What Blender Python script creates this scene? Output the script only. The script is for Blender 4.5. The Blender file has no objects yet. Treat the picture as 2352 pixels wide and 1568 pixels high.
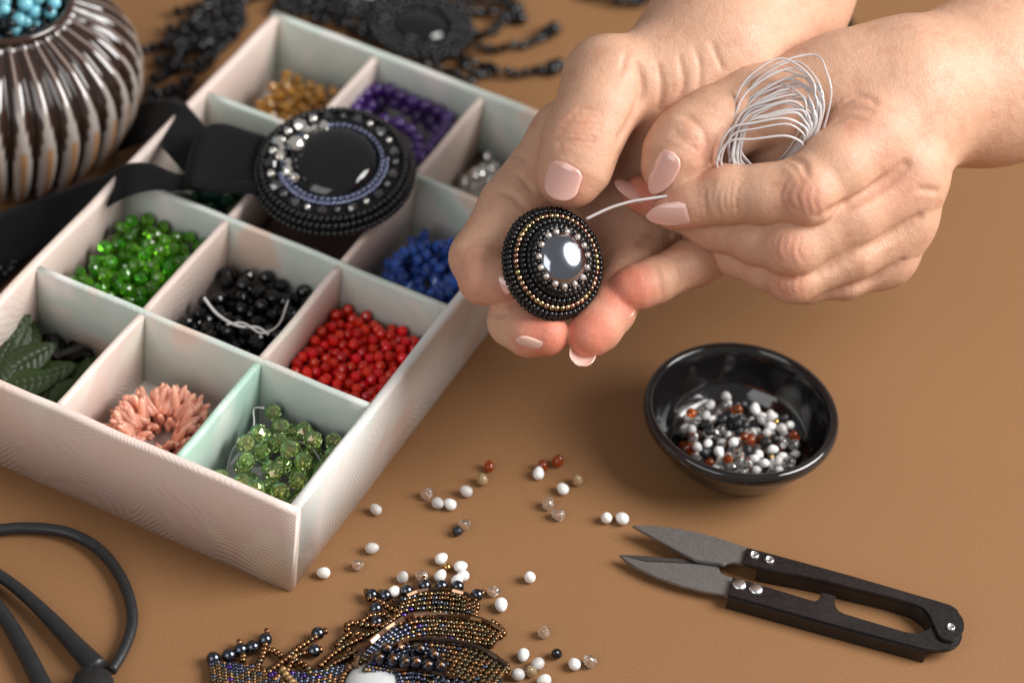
import bpy, bmesh, math, random
import numpy as np
from mathutils import Vector, Matrix, noise as mnoise

random.seed(7); np.random.seed(7)
S = bpy.context.scene
COL = S.collection
MM = 0.001

# ------------------------------------------------------------------ camera
F_PX, PITCH, ROLL, CAM_H = 6600.0, 0.74612, 0.12659, 571.0      # solved from the tray and bowl, picture taken as 2352 px wide
CX, CY = 1176.0, 784.0
Y0 = 617.71
FW = np.array([0, math.cos(PITCH), -math.sin(PITCH)])
_rt = np.array([1.0, 0, 0]); _up = np.cross(_rt, FW)
RT = _rt * math.cos(ROLL) + _up * math.sin(ROLL)
UP = -_rt * math.sin(ROLL) + _up * math.cos(ROLL)
CAM = np.array([0, -Y0, CAM_H])
D0 = 765.0                                                       # focus distance, mm
cam_d = bpy.data.cameras.new('camera'); cam = bpy.data.objects.new('camera', cam_d); COL.objects.link(cam)
m = Matrix.Identity(4)
for i in range(3):
    m[i][0] = RT[i]; m[i][1] = UP[i]; m[i][2] = -FW[i]; m[i][3] = CAM[i] * MM
cam.matrix_world = m
cam_d.sensor_width = 36; cam_d.lens = 36 * F_PX / 2352
cam_d.clip_start = 0.02; cam_d.clip_end = 20
cam_d.dof.use_dof = True; cam_d.dof.focus_distance = (D0 - 1) * MM; cam_d.dof.aperture_fstop = 7.5
cam_d.dof.aperture_blades = 9
S.camera = cam

# ------------------------------------------------------------------ light
w = bpy.data.worlds.new('World'); S.world = w; w.use_nodes = True
w.node_tree.nodes['Background'].inputs[0].default_value = (1.0, 0.985, 0.97, 1)
w.node_tree.nodes['Background'].inputs[1].default_value = 0.25
def area(name, pos, target, size, energy, col, shape='SQUARE', size_y=None):
    l = bpy.data.lights.new(name, 'AREA'); l.energy = energy; l.size = size; l.shape = shape; l.color = col
    if size_y: l.size_y = size_y
    o = bpy.data.objects.new(name, l); COL.objects.link(o)
    o.location = pos
    o.rotation_euler = (Vector(target) - Vector(pos)).to_track_quat('-Z', 'Y').to_euler()
    return o
area('key_softbox', (0.86, -0.02, 0.78), (0.03, 0.02, 0.02), 0.78, 23.5, (1.0, 0.985, 0.96), 'DISK')
area('fill_softbox', (-0.55, -0.9, 0.75), (0, 0, 0), 0.8, 4.8, (1.0, 0.985, 0.975))
S.view_settings.view_transform = 'Standard'; S.view_settings.look = 'None'
S.view_settings.exposure = 0.0; S.view_settings.gamma = 1.0
S.render.engine = 'CYCLES'
S.cycles.use_denoising = True
S.cycles.max_bounces = 10; S.cycles.transmission_bounces = 8; S.cycles.transparent_max_bounces = 8
S.cycles.caustics_reflective = False; S.cycles.caustics_refractive = False
S.cycles.sample_clamp_indirect = 6.0

# ------------------------------------------------------------------ pixel -> place
def ray(x, y): return FW + RT * ((x - CX) / F_PX) - UP * ((y - CY) / F_PX)
def Gm(x, y, z=0.0):                     # point of the pixel's ray at height z (mm), in mm
    d = ray(x, y); return CAM + d * ((z - CAM_H) / d[2])
def G(x, y, z=0.0): return Vector(Gm(x, y, z) * MM)
PXMM = D0 / F_PX                         # mm per picture pixel at the focus distance (0.12)
def Cm(x, y, zo=0.0):                    # camera-space mm point: zo = pixels towards the camera from the focus plane
    d = D0 - zo * PXMM
    return np.array([(x - CX) / F_PX * d, -(y - CY) / F_PX * d, -d])
CM3 = np.stack([RT, UP, -FW], 1)         # camera -> world rotation
def C2W(p): return (np.asarray(p) @ CM3.T + CAM) * MM
def CV(x, y, zo=0.0): return Vector(C2W(Cm(x, y, zo)))

# ------------------------------------------------------------------ object helpers
def tag(o, label=None, cat=None, group=None, kind=None):
    if label: o['label'] = label
    if cat: o['category'] = cat
    if group: o['group'] = group
    if kind: o['kind'] = kind
    return o
def thing(name, label, cat, loc=(0, 0, 0), group=None):
    o = bpy.data.objects.new(name, None); COL.objects.link(o); o.location = loc; o.empty_display_size = 0.01
    return tag(o, label, cat, group)
def wmat(o):
    mtx = o.matrix_basis.copy(); p = o.parent
    while p is not None:
        mtx = p.matrix_basis @ mtx; p = p.parent
    return mtx
def obj(name, mesh, mat=None, parent=None, M=None):
    if mat is not None:
        mesh.materials.clear(); mesh.materials.append(mat)
    o = bpy.data.objects.new(name, mesh); COL.objects.link(o)
    M = Matrix.Identity(4) if M is None else M
    if parent is not None:
        o.parent = parent
        M = wmat(parent).inverted() @ M
    o.matrix_basis = M
    return o
def mesh_from(name, verts, faces, smooth=True):
    me = bpy.data.meshes.new(name)
    me.from_pydata([tuple(v) for v in verts], [], [tuple(f) for f in faces]); me.update()
    if smooth: me.polygons.foreach_set('use_smooth', [True] * len(me.polygons))
    return me
def bm_mesh(name, bm, smooth=True):
    me = bpy.data.meshes.new(name); bmesh.ops.recalc_face_normals(bm, faces=bm.faces); bm.to_mesh(me); bm.free()
    if smooth: me.polygons.foreach_set('use_smooth', [True] * len(me.polygons))
    return me
def frame(loc, ax, up=None, sc=1.0):
    a = Vector(ax).normalized(); u = Vector(up) if up is not None else Vector((0, 0, 1))
    b = u - a * u.dot(a)
    if b.length < 1e-6: b = a.orthogonal()
    b.normalize(); c = a.cross(b)
    sx, sy, sz = sc if isinstance(sc, (tuple, list)) else (sc, sc, sc)
    M = Matrix.Identity(4)
    for i in range(3):
        M[i][0] = a[i] * sx; M[i][1] = b[i] * sy; M[i][2] = c[i] * sz; M[i][3] = loc[i]
    return M
def rand_rot():
    from mathutils import Quaternion
    q = Quaternion((random.gauss(0, 1), random.gauss(0, 1), random.gauss(0, 1), random.gauss(0, 1))); q.normalize()
    return q.to_matrix().to_4x4()
def at(loc, rot=None, s=1.0):
    M = Matrix.Translation(loc)
    if rot is not None: M = M @ rot
    return M @ (Matrix.Diagonal((*s, 1)) if isinstance(s, (tuple, list)) else Matrix.Scale(s, 4))
def bezier_pts(pts, n):                  # Catmull-Rom through pts, n samples
    P = np.array(pts, float); P = np.vstack([2 * P[0] - P[1], P, 2 * P[-1] - P[-2]])
    out = []; k = len(P) - 3
    for t in np.linspace(0, k, n):
        i = min(int(t), k - 1); u = t - i; a, b, c, d = P[i:i + 4]
        out.append(0.5 * (2 * b + (c - a) * u + (2 * a - 5 * b + 4 * c - d) * u * u + (3 * b - a - 3 * c + d) * u ** 3))
    return np.array(out)
def resample(pts, step):
    P = np.array(pts, float); L = np.r_[0, np.cumsum(np.linalg.norm(np.diff(P, axis=0), axis=1))]
    n = max(2, int(round(L[-1] / step)) + 1); t = np.linspace(0, L[-1], n)
    return np.stack([np.interp(t, L, P[:, i]) for i in range(P.shape[1])], 1)
def tube(name, pts, rad, seg=10, closed=False, flat=None):
    P = [Vector(p) for p in pts]; n = len(P); R = rad if hasattr(rad, '__len__') else [rad] * n
    V = []; Fc = []; prev = None
    for i, p in enumerate(P):
        t = (P[(i + 1) % n] - P[i - 1]) if closed else (P[min(i + 1, n - 1)] - P[max(i - 1, 0)])
        t.normalize()
        b = (prev - t * prev.dot(t)) if prev is not None else (Vector((0, 0, 1)) - t * t.z)
        if b.length < 1e-9: b = t.orthogonal()
        b.normalize(); prev = b; c = t.cross(b)
        for k in range(seg):
            a = 2 * math.pi * k / seg
            V.append(p + (b * math.cos(a) * (flat or 1) + c * math.sin(a)) * R[i])
    for i in range(n if closed else n - 1):
        for k in range(seg):
            i2 = (i + 1) % n
            Fc.append((i * seg + k, i * seg + (k + 1) % seg, i2 * seg + (k + 1) % seg, i2 * seg + k))
    if not closed:
        Fc.append(tuple(range(seg - 1, -1, -1))); Fc.append(tuple((n - 1) * seg + k for k in range(seg)))
    return mesh_from(name, V, Fc)
def lathe(name, prof, seg=48, rmod=None, smooth=True, closed_profile=False, off=0.0):
    V = []; Fc = []; n = len(prof)
    for i, (r, z) in enumerate(prof):
        for k in range(seg):
            a = 2 * math.pi * (k + (off if i % 2 else 0)) / seg
            rr = r * (rmod(a, i / (n - 1)) if rmod else 1)
            V.append((rr * math.cos(a), rr * math.sin(a), z))
    m_ = n if closed_profile else n - 1
    for i in range(m_):
        j = (i + 1) % n
        for k in range(seg):
            k2 = (k + 1) % seg
            if off:
                if i % 2 == 0: Fc += [(i*seg+k, i*seg+k2, j*seg+k), (i*seg+k2, j*seg+k2, j*seg+k)]
                else: Fc += [(i*seg+k, i*seg+k2, j*seg+k2), (i*seg+k, j*seg+k2, j*seg+k)]
            else: Fc.append((i * seg + k, i * seg + k2, j * seg + k2, j * seg + k))
    if not closed_profile:
        Fc.append(tuple(range(seg - 1, -1, -1))); Fc.append(tuple((n - 1) * seg + k for k in range(seg)))
    return mesh_from(name, V, Fc, smooth)

# ------------------------------------------------------------------ materials
def mat(name, col, rough=0.4, metal=0.0, trans=0.0, ior=1.5, coat=0.0, sss=0.0, sssr=0.001, var=0.0, bump=0.0, bscale=800, rvar=0.0, spec=None, hue=0.0, film=0.0):
    m_ = bpy.data.materials.new(name); m_.use_nodes = True; nt = m_.node_tree; b = nt.nodes['Principled BSDF']
    b.inputs['Base Color'].default_value = (*col, 1); b.inputs['Roughness'].default_value = rough
    b.inputs['Metallic'].default_value = metal; b.inputs['Transmission Weight'].default_value = trans
    b.inputs['IOR'].default_value = ior; b.inputs['Coat Weight'].default_value = coat; b.inputs['Coat Roughness'].default_value = 0.05
    if spec is not None: b.inputs['Specular IOR Level'].default_value = spec
    if sss:
        b.inputs['Subsurface Weight'].default_value = sss; b.inputs['Subsurface Radius'].default_value = (1, 0.5, 0.3)
        b.inputs['Subsurface Scale'].default_value = sssr
    if film:
        b.inputs['Thin Film Thickness'].default_value = film; b.inputs['Thin Film IOR'].default_value = 1.9
    if var or hue:
        oi = nt.nodes.new('ShaderNodeObjectInfo'); hs = nt.nodes.new('ShaderNodeHueSaturation')
        mr = nt.nodes.new('ShaderNodeMapRange'); mr.inputs['To Min'].default_value = 1 - var; mr.inputs['To Max'].default_value = 1 + var
        nt.links.new(oi.outputs['Random'], mr.inputs['Value']); nt.links.new(mr.outputs[0], hs.inputs['Value'])
        if hue:
            mh = nt.nodes.new('ShaderNodeMapRange'); mh.inputs['To Min'].default_value = 0.5 - hue; mh.inputs['To Max'].default_value = 0.5 + hue
            mo = nt.nodes.new('ShaderNodeMath'); mo.operation = 'FRACT'; mm_ = nt.nodes.new('ShaderNodeMath'); mm_.operation = 'MULTIPLY'; mm_.inputs[1].default_value = 7.31
            nt.links.new(oi.outputs['Random'], mm_.inputs[0]); nt.links.new(mm_.outputs[0], mo.inputs[0]); nt.links.new(mo.outputs[0], mh.inputs['Value']); nt.links.new(mh.outputs[0], hs.inputs['Hue'])
        hs.inputs['Color'].default_value = (*col, 1); nt.links.new(hs.outputs[0], b.inputs['Base Color'])
    if bump or rvar:
        tc = nt.nodes.new('ShaderNodeTexCoord'); nz = nt.nodes.new('ShaderNodeTexNoise'); nz.inputs['Scale'].default_value = bscale; nz.inputs['Detail'].default_value = 4
        nt.links.new(tc.outputs['Object'], nz.inputs['Vector'])
        if bump:
            bp = nt.nodes.new('ShaderNodeBump'); bp.inputs['Strength'].default_value = bump; bp.inputs['Distance'].default_value = 0.0004
            nt.links.new(nz.outputs['Fac'], bp.inputs['Height']); nt.links.new(bp.outputs[0], b.inputs['Normal'])
        if rvar:
            mr = nt.nodes.new('ShaderNodeMapRange'); mr.inputs['From Min'].default_value = 0.3; mr.inputs['From Max'].default_value = 0.7
            mr.inputs['To Min'].default_value = max(0, rough - rvar); mr.inputs['To Max'].default_value = rough + rvar
            nt.links.new(nz.outputs['Fac'], mr.inputs['Value']); nt.links.new(mr.outputs[0], b.inputs['Roughness'])
    return m_
def ramp(nt, fac, stops):
    r = nt.nodes.new('ShaderNodeValToRGB'); e = r.color_ramp.elements
    while len(e) < len(stops): e.new(0.5)
    for q, (p, c) in zip(e, stops): q.position = p; q.color = (*c, 1)
    nt.links.new(fac, r.inputs[0]); return r.outputs[0]
def noise_node(nt, vec, scale, detail=3, rough=0.5, dist=0.0):
    n = nt.nodes.new('ShaderNodeTexNoise'); n.inputs['Scale'].default_value = scale; n.inputs['Detail'].default_value = detail
    n.inputs['Roughness'].default_value = rough; n.inputs['Distortion'].default_value = dist
    nt.links.new(vec, n.inputs['Vector']); return n.outputs['Fac']

def paper_mat(name, stops, seed):
    m_ = bpy.data.materials.new(name); m_.use_nodes = True; nt = m_.node_tree; b = nt.nodes['Principled BSDF']
    tc = nt.nodes.new('ShaderNodeTexCoord'); mp = nt.nodes.new('ShaderNodeMapping'); mp.inputs['Location'].default_value = (seed * .13, seed * .07, seed * .21)
    nt.links.new(tc.outputs['Object'], mp.inputs[0]); v = mp.outputs[0]
    nt.links.new(ramp(nt, noise_node(nt, v, 38, 2, .5, .6), stops), b.inputs['Base Color'])
    # patches of fine raised lines, each patch combed its own way
    wn = nt.nodes.new('ShaderNodeTexNoise'); wn.inputs['Scale'].default_value = 45; wn.inputs['Detail'].default_value = 2; nt.links.new(v, wn.inputs['Vector'])
    wp = nt.nodes.new('ShaderNodeVectorMath'); wp.operation = 'MULTIPLY_ADD'; wp.inputs[1].default_value = (.007, .007, .007)
    nt.links.new(wn.outputs['Color'], wp.inputs[0]); nt.links.new(v, wp.inputs[2])
    vo = nt.nodes.new('ShaderNodeTexVoronoi'); vo.inputs['Scale'].default_value = 62; nt.links.new(wp.outputs[0], vo.inputs['Vector'])
    ro = nt.nodes.new('ShaderNodeVectorMath'); ro.operation = 'MULTIPLY'; ro.inputs[1].default_value = (6.28, 6.28, 6.28); nt.links.new(vo.outputs['Color'], ro.inputs[0])
    vr = nt.nodes.new('ShaderNodeVectorRotate'); vr.rotation_type = 'EULER_XYZ'; nt.links.new(wp.outputs[0], vr.inputs['Vector']); nt.links.new(ro.outputs[0], vr.inputs['Rotation'])
    wv = nt.nodes.new('ShaderNodeTexWave'); wv.wave_type = 'BANDS'; wv.bands_direction = 'X'
    wv.inputs['Scale'].default_value = 290; wv.inputs['Distortion'].default_value = 3.0; wv.inputs['Detail'].default_value = 2.5
    wv.inputs['Detail Scale'].default_value = 0.35; wv.inputs['Detail Roughness'].default_value = .6
    nt.links.new(vr.outputs[0], wv.inputs['Vector'])
    f = noise_node(nt, v, 1500, 2)
    mx = nt.nodes.new('ShaderNodeMath'); mx.operation = 'MULTIPLY_ADD'; mx.inputs[1].default_value = 0.35
    nt.links.new(f, mx.inputs[0]); nt.links.new(wv.outputs['Fac'], mx.inputs[2])
    bp = nt.nodes.new('ShaderNodeBump'); bp.inputs['Strength'].default_value = 0.24; bp.inputs['Distance'].default_value = 0.0002
    nt.links.new(mx.outputs[0], bp.inputs['Height']); nt.links.new(bp.outputs[0], b.inputs['Normal'])
    b.inputs['Roughness'].default_value = 0.48; b.inputs['Specular IOR Level'].default_value = 0.4
    return m_
PINK = (0.83, 0.67, 0.60); CREAM = (0.84, 0.76, 0.66); MINT = (0.66, 0.76, 0.69); WHITE = (0.85, 0.82, 0.79); PEACH = (0.80, 0.63, 0.52)
M_paper_pink = paper_mat('embossed_paper_pink', [(0.30, PEACH), (0.42, PINK), (0.55, (0.80, 0.66, 0.60)), (0.66, CREAM), (0.78, WHITE)], 1)
M_paper_white = paper_mat('embossed_paper_white', [(0.30, PINK), (0.42, WHITE), (0.58, (0.83, 0.80, 0.77)), (0.72, (0.70, 0.77, 0.72)), (0.8, WHITE)], 2)
M_paper_mint = paper_mat('embossed_paper_mint', [(0.32, WHITE), (0.42, (0.68, 0.75, 0.69)), (0.52, (0.64, 0.73, 0.66)), (0.60, (0.76, 0.75, 0.69)), (0.68, PEACH)], 3)
M_paper_green = paper_mat('embossed_paper_green', [(0.30, (0.60, 0.76, 0.66)), (0.5, (0.45, 0.66, 0.55)), (0.72, (0.70, 0.80, 0.72))], 4)

def table_mat():
    m_ = bpy.data.materials.new('brown_craft_paper'); m_.use_nodes = True; nt = m_.node_tree; b = nt.nodes['Principled BSDF']
    tc = nt.nodes.new('ShaderNodeTexCoord'); v = tc.outputs['Object']
    fine = noise_node(nt, v, 3000, 3, .75)
    c1 = ramp(nt, fine, [(0.30, (0.165, 0.076, 0.029)), (0.5, (0.240, 0.116, 0.046)), (0.70, (0.315, 0.160, 0.068))])
    big = noise_node(nt, v, 14, 3)
    mixn = nt.nodes.new('ShaderNodeMix'); mixn.data_type = 'RGBA'; mixn.blend_type = 'MULTIPLY'; mixn.inputs['Factor'].default_value = 0.12
    nt.links.new(c1, mixn.inputs['A']); nt.links.new(ramp(nt, big, [(0.3, (0.75, 0.75, 0.75)), (0.7, (1, 1, 1))]), mixn.inputs['B'])
    nt.links.new(mixn.outputs['Result'], b.inputs['Base Color'])
    bp = nt.nodes.new('ShaderNodeBump'); bp.inputs['Strength'].default_value = 0.25; bp.inputs['Distance'].default_value = 0.0002
    nt.links.new(noise_node(nt, v, 3000, 3), bp.inputs['Height']); nt.links.new(bp.outputs[0], b.inputs['Normal'])
    b.inputs['Roughness'].default_value = 0.62; b.inputs['Specular IOR Level'].default_value = 0.35
    return m_
M_table = table_mat()

M_black = mat('black_glass_bead', (0.005, 0.005, 0.006), 0.14, coat=0.0, var=.3)
M_lace = mat('black_glass_lace_bead', (0.006, 0.006, 0.007), 0.06, spec=.4)
M_blackmatte = mat('black_matte_bead', (0.012, 0.013, 0.015), 0.45)
M_felt = mat('black_felt', (0.008, 0.008, 0.009), 0.9, bump=.6, bscale=2500)
M_velvet = mat('black_velvet', (0.007, 0.007, 0.008), 0.95, bump=.5, bscale=2500, spec=0.2)
M_velvet.node_tree.nodes['Principled BSDF'].inputs['Sheen Weight'].default_value = 0.04
M_velvet.node_tree.nodes['Principled BSDF'].inputs['Sheen Roughness'].default_value = 0.4
M_gold = mat('bronze_gold_bead', (0.40, 0.27, 0.16), 0.2, metal=1, var=.55, hue=.05)
M_hem = mat('gunmetal_bead', (0.085, 0.095, 0.12), 0.13, metal=1, var=.2, coat=.3)
M_blue = mat('blue_iris_bead', (0.07, 0.08, 0.115), 0.18, metal=1, var=.3, hue=.015, coat=.2)
M_bronze = mat('bronze_bead', (0.21, 0.105, 0.046), 0.22, metal=1, var=.3, hue=.01, coat=.15)
M_olive = mat('olive_iris_bead', (0.13, 0.095, 0.052), 0.2, metal=1, var=.35, hue=.015, coat=.2)
M_violet = mat('violet_iris_bead', (0.07, 0.03, 0.20), 0.2, metal=1, var=.3, coat=.2)
M_copper = mat('copper_bugle', (0.55, 0.33, 0.21), 0.2, metal=1, var=.4)
M_dkbrown = mat('dark_brown_bugle', (0.085, 0.055, 0.04), 0.2, metal=0.8, var=.4)
M_tan = mat('tan_bead', (0.42, 0.25, 0.10), 0.3, metal=.5, var=.2)
M_clear = mat('clear_glass_bead', (0.98, 0.97, 0.96), 0.02, trans=.96, ior=1.48, coat=.5)
M_frost = mat('frosted_glass_bead', (0.92, 0.90, 0.88), 0.35, trans=0.5, ior=1.4, sss=.2, sssr=.002)
M_white = mat('white_opaque_bead', (0.82, 0.81, 0.79), 0.22, sss=.15, coat=.3)
M_pearl = mat('white_pearl_bead', (0.80, 0.77, 0.72), 0.25, sss=.15, coat=.5)
M_amber = mat('amber_glass_bead', (0.62, 0.11, 0.012), 0.05, trans=0.85, ior=1.5)
M_goldlined = mat('gold_lined_bead', (0.75, 0.55, 0.30), 0.08, trans=0.7, ior=1.5)
M_goldbead = mat('gold_bead', (0.55, 0.36, 0.11), 0.2, metal=1)
M_crystal = mat('silver_lined_bead', (0.62, 0.54, 0.48), 0.1, metal=0.45, trans=0.4, coat=.6, var=.15)
M_rhine = mat('rhinestone', (0.88, 0.86, 0.80), 0.05, metal=0.85, coat=.5)
M_smoke = mat('smoky_crystal', (0.16, 0.16, 0.17), 0.06, metal=0.7, coat=.5, var=.4)
M_silver = mat('silver_bead', (0.78, 0.78, 0.78), 0.12, metal=1)
M_red = mat('red_glass_bead', (0.72, 0.020, 0.010), 0.16, trans=0.0, coat=.2, sss=.3, var=.25, hue=.005)
M_green = mat('green_glass_bead', (0.22, 0.76, 0.03), 0.04, trans=.88, ior=1.52, coat=.3, var=.35, hue=.02)
M_greenab = mat('green_crystal_bead', (0.72, 0.98, 0.42), 0.02, trans=.95, ior=1.55, coat=.5, var=.2, hue=.03, film=380)
M_greyab = mat('grey_crystal_bead', (0.60, 0.56, 0.48), 0.04, trans=.7, ior=1.55, coat=.5, film=420)
M_leaf = mat('dark_green_glass_leaf', (0.034, 0.068, 0.008), 0.5, trans=.4, ior=1.5, coat=0, var=.4)
M_coral = mat('pink_coral', (0.86, 0.42, 0.30), 0.32, sss=.3, var=.25, hue=.005, coat=.2)
M_bluebead = mat('blue_glass_bead', (0.09, 0.24, 0.95), 0.06, trans=.6, coat=.3, var=.3)
M_purple = mat('purple_glass_bead', (0.06, 0.010, 0.18), 0.09, trans=.2, coat=.6, var=.3)
M_citrine = mat('citrine_glass_bead', (0.80, 0.38, 0.06), 0.04, trans=.7, coat=.5, var=.25)
M_teal = mat('dark_teal_bead', (0.02, 0.10, 0.07), 0.1, metal=.4, coat=.5, var=.4, hue=.08)
M_turq = mat('turquoise_bead', (0.16, 0.46, 0.55), 0.18, coat=.5, var=.25)
M_thread = mat('clear_nylon_thread', (0.98, 0.92, 0.91), 0.12, trans=.45, ior=1.3, spec=.8, coat=.6)
M_wthread = mat('grey_thread', (0.62, 0.60, 0.58), 0.5)
M_iron = mat('black_iron', (0.022, 0.022, 0.024), 0.48, metal=.3, bump=.5, bscale=350, rvar=.12, coat=.1)
M_blkmetal = mat('black_lacquered_steel', (0.016, 0.013, 0.013), 0.38, metal=.3, bump=.12, bscale=900, rvar=.12, coat=.15)
M_steel = mat('grey_steel_blade', (0.25, 0.235, 0.225), 0.48, metal=.85, bump=.06, bscale=1400, rvar=.05)
M_steel2 = mat('bevelled_steel_edge', (0.13, 0.12, 0.115), 0.42, metal=.8)
M_rivet = mat('bright_steel_rivet', (0.72, 0.71, 0.69), 0.3, metal=1, bump=.25, bscale=1500)
M_bowl = mat('black_glazed_bowl', (0.010, 0.009, 0.009), 0.10, coat=.5, rvar=.05, bscale=120)
M_nail = mat('pink_nail_polish', (0.80, 0.47, 0.41), 0.13, coat=.8, sss=.3, sssr=.0012)
M_nailtip = mat('bare_nail_tip', (0.78, 0.50, 0.42), 0.22, coat=.6, sss=.4, sssr=.0012)
M_whitecab = mat('white_cabochon', (0.55, 0.56, 0.56), 0.15, coat=.3)
M_blackcab = mat('black_cabochon', (0.006, 0.006, 0.007), 0.05, coat=.3)
M_hemcab = mat('hematite_cabochon', (0.34, 0.36, 0.42), 0.13, metal=1.0, coat=.4)

# ------------------------------------------------------------------ bead shapes (unit: millimetres, axis X)
def toX(me): 
    me.transform(Matrix.Rotation(math.pi / 2, 4, 'Y') @ Matrix.Scale(MM, 4)); return me
def seed_shape(d=1.9, l=1.4, hole=.35, seg=14):
    r = d / 2; h = l / 2; c = min(h, r * .62) * .95
    prof = []
    for a in np.linspace(-90, 90, 7):
        prof.append((r - c + c * math.cos(math.radians(a)), (h - c) * (1 if a > 0 else -1 if a < 0 else 0) + c * math.sin(math.radians(a))))
    prof += [(r * hole, h * .8), (r * hole, -h * .8)]
    return toX(lathe('seed_bead', prof, seg, closed_profile=True))
def cyl_shape(d=1.6, l=1.5, hole=.5, seg=12):
    r = d / 2; h = l / 2; c = .18
    prof = [(r * hole, -h), (r - c, -h), (r, -h + c), (r, h - c), (r - c, h), (r * hole, h)]
    return toX(lathe('cylinder_bead', prof, seg, closed_profile=True))
def hex_shape(d=1.5, l=3.0):
    r = d / 2; h = l / 2
    return toX(lathe('bugle_bead', [(r * .5, -h), (r, -h), (r, h), (r * .5, h)], 6, smooth=False, closed_profile=True))
def ball_shape(d=4.0, seg=20, rings=12):
    prof = [(max(1e-3, d / 2 * math.sin(math.pi * i / rings)), -d / 2 * math.cos(math.pi * i / rings)) for i in range(rings + 1)]
    return toX(lathe('round_bead', prof, seg))
def drop_shape(d=3.2, seg=18, tip=.22):
    prof = []
    for i in range(15):
        t = math.pi * i / 14; r = d / 2 * math.sin(t) * (1 - .16 * (1 - math.cos(t)) / 2); z = -d / 2 * math.cos(t) * (1 + (tip if t > math.pi / 2 else 0))
        prof.append((max(r, .12 if i in (0, 14) else 1e-3), z))
    return toX(lathe('drop_bead', prof, seg))
def facet_shape(d=4.0, l=3.2, seg=9):
    r = d / 2; h = l / 2
    return toX(lathe('faceted_bead', [(r * .35, -h), (r * .82, -h * .62), (r, 0), (r * .82, h * .62), (r * .35, h)], seg, smooth=False, off=.5))
def bicone_shape(d=4.0, l=4.0, seg=8):
    r = d / 2; h = l / 2
    return toX(lathe('bicone_bead', [(r * .22, -h), (r, -.12 * h), (r, .12 * h), (r * .22, h)], seg, smooth=False))
def dome_mesh(a, b, h, seg=40, rings=12, power=1.0):
    prof = [(1e-3, h)] + [(math.sin(math.pi / 2 * i / rings), h * math.cos(math.pi / 2 * i / rings) ** power) for i in range(1, rings + 1)] + [(1.0, -.6), (1e-3, -.6)]
    me = lathe('cabochon', [(r, z) for r, z in prof[::-1]], seg); me.transform(Matrix.Diagonal((a * MM, b * MM, MM, 1))); return me
_cache = {}
def shaped(shape_fn, material, *args):
    k = (shape_fn.__name__, material.name, args)
    if k not in _cache:
        me = shape_fn(*args); me.materials.append(material); _cache[k] = me
    return _cache[k]
def put(name, me, M, parent=None): return obj(name, me, None, parent, M)
def joined(name, items, parent=None, kind='stuff'):     # items: (mesh, matrix); one mesh of many tiny pieces, materials kept
    V = []; Fc = []; mi = []; mats = []; sm = []; off = 0
    Minv = wmat(parent).inverted() if parent else Matrix.Identity(4)
    for me, M in items:
        M = Minv @ M
        co = np.empty(len(me.vertices) * 3); me.vertices.foreach_get('co', co); co = co.reshape(-1, 3)
        A = np.array(M); V.append(co @ A[:3, :3].T + A[:3, 3])
        if me.materials[0] not in mats: mats.append(me.materials[0])
        q = mats.index(me.materials[0])
        for p in me.polygons: Fc.append([v + off for v in p.vertices]); mi.append(q); sm.append(p.use_smooth)
        off += len(co)
    me = bpy.data.meshes.new(name); me.from_pydata(np.vstack(V).tolist(), [], Fc)
    for q in mats: me.materials.append(q)
    me.polygons.foreach_set('material_index', mi); me.polygons.foreach_set('use_smooth', sm); me.update()
    o = bpy.data.objects.new(name, me); COL.objects.link(o)
    if parent: o.parent = parent
    if kind: o['kind'] = kind
    return o

# ================================================================== the setting
tb = mesh_from('table', [(-1.2, -0.9, 0), (1.2, -0.9, 0), (1.2, 1.6, 0), (-1.2, 1.6, 0)], [(0, 1, 2, 3)], False)
tag(obj('table', tb, M_table), 'brown craft paper table surface', None, None, 'structure')

# ================================================================== the bead tray
TX, TY, TA, TW, TD, TH = -49.864, 509.71 - Y0, -0.36759, 110.70, 185.47, 30.37
U = np.array([math.cos(TA), math.sin(TA)]); Vv = np.array([-math.sin(TA), math.cos(TA)])
# tray coordinates: origin at the near right corner, X = along the front towards its right end, Y = to the back
TRAY_M = Matrix.Translation((TX * MM, TY * MM, 0)) @ Matrix.Rotation(TA, 4, 'Z')
def T(s, t, z): return TRAY_M @ Vector((-s * MM, t * MM, z * MM))      # s mm to the left of the right wall, t mm back
tray = thing('bead_tray', 'pastel embossed paper bead tray divided into twelve compartments on the table', 'tray', TRAY_M.translation)
tray.rotation_euler = (0, 0, TA)
def panel(name, x0, x1, y0, y1, z0, z1, material, bev=1.1, seedv=0):
    bm = bmesh.new(); bmesh.ops.create_cube(bm, size=1)
    for v in bm.verts:
        v.co = Vector(((x0 + x1) / 2 + v.co.x * (x1 - x0), (y0 + y1) / 2 + v.co.y * (y1 - y0), (z0 + z1) / 2 + v.co.z * (z1 - z0)))
    longx = (x1 - x0) > (y1 - y0)
    es = [e for e in bm.edges if all(abs(v.co.z - z1) < 1e-6 for v in e.verts) and (abs(e.verts[0].co.x - e.verts[1].co.x) > 1e-6) == longx]
    bmesh.ops.bevel(bm, geom=es, offset=bev, segments=4, profile=.5, affect='EDGES')
    es = [e for e in bm.edges if (e.verts[0].co - e.verts[1].co).length > 18 and abs(e.verts[0].co.z - e.verts[1].co.z) < 1e-6]
    bmesh.ops.subdivide_edges(bm, edges=es, cuts=14, use_grid_fill=True)
    for v in bm.verts:
        q = v.co * .06 + Vector((seedv * 3.7, 0, 0)); f = .35 if v.co.z > z0 + 1 else .1
        v.co += Vector((mnoise.noise(q), mnoise.noise(q + Vector((9, 0, 0))), .6 * mnoise.noise(q + Vector((0, 9, 0))) if v.co.z > z0 + 1 else 0)) * f
        v.co *= MM
    o = obj(name, bm_mesh(name, bm), material, tray, TRAY_M)
    return o
WT = 3.0; DT = 2.3
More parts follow.
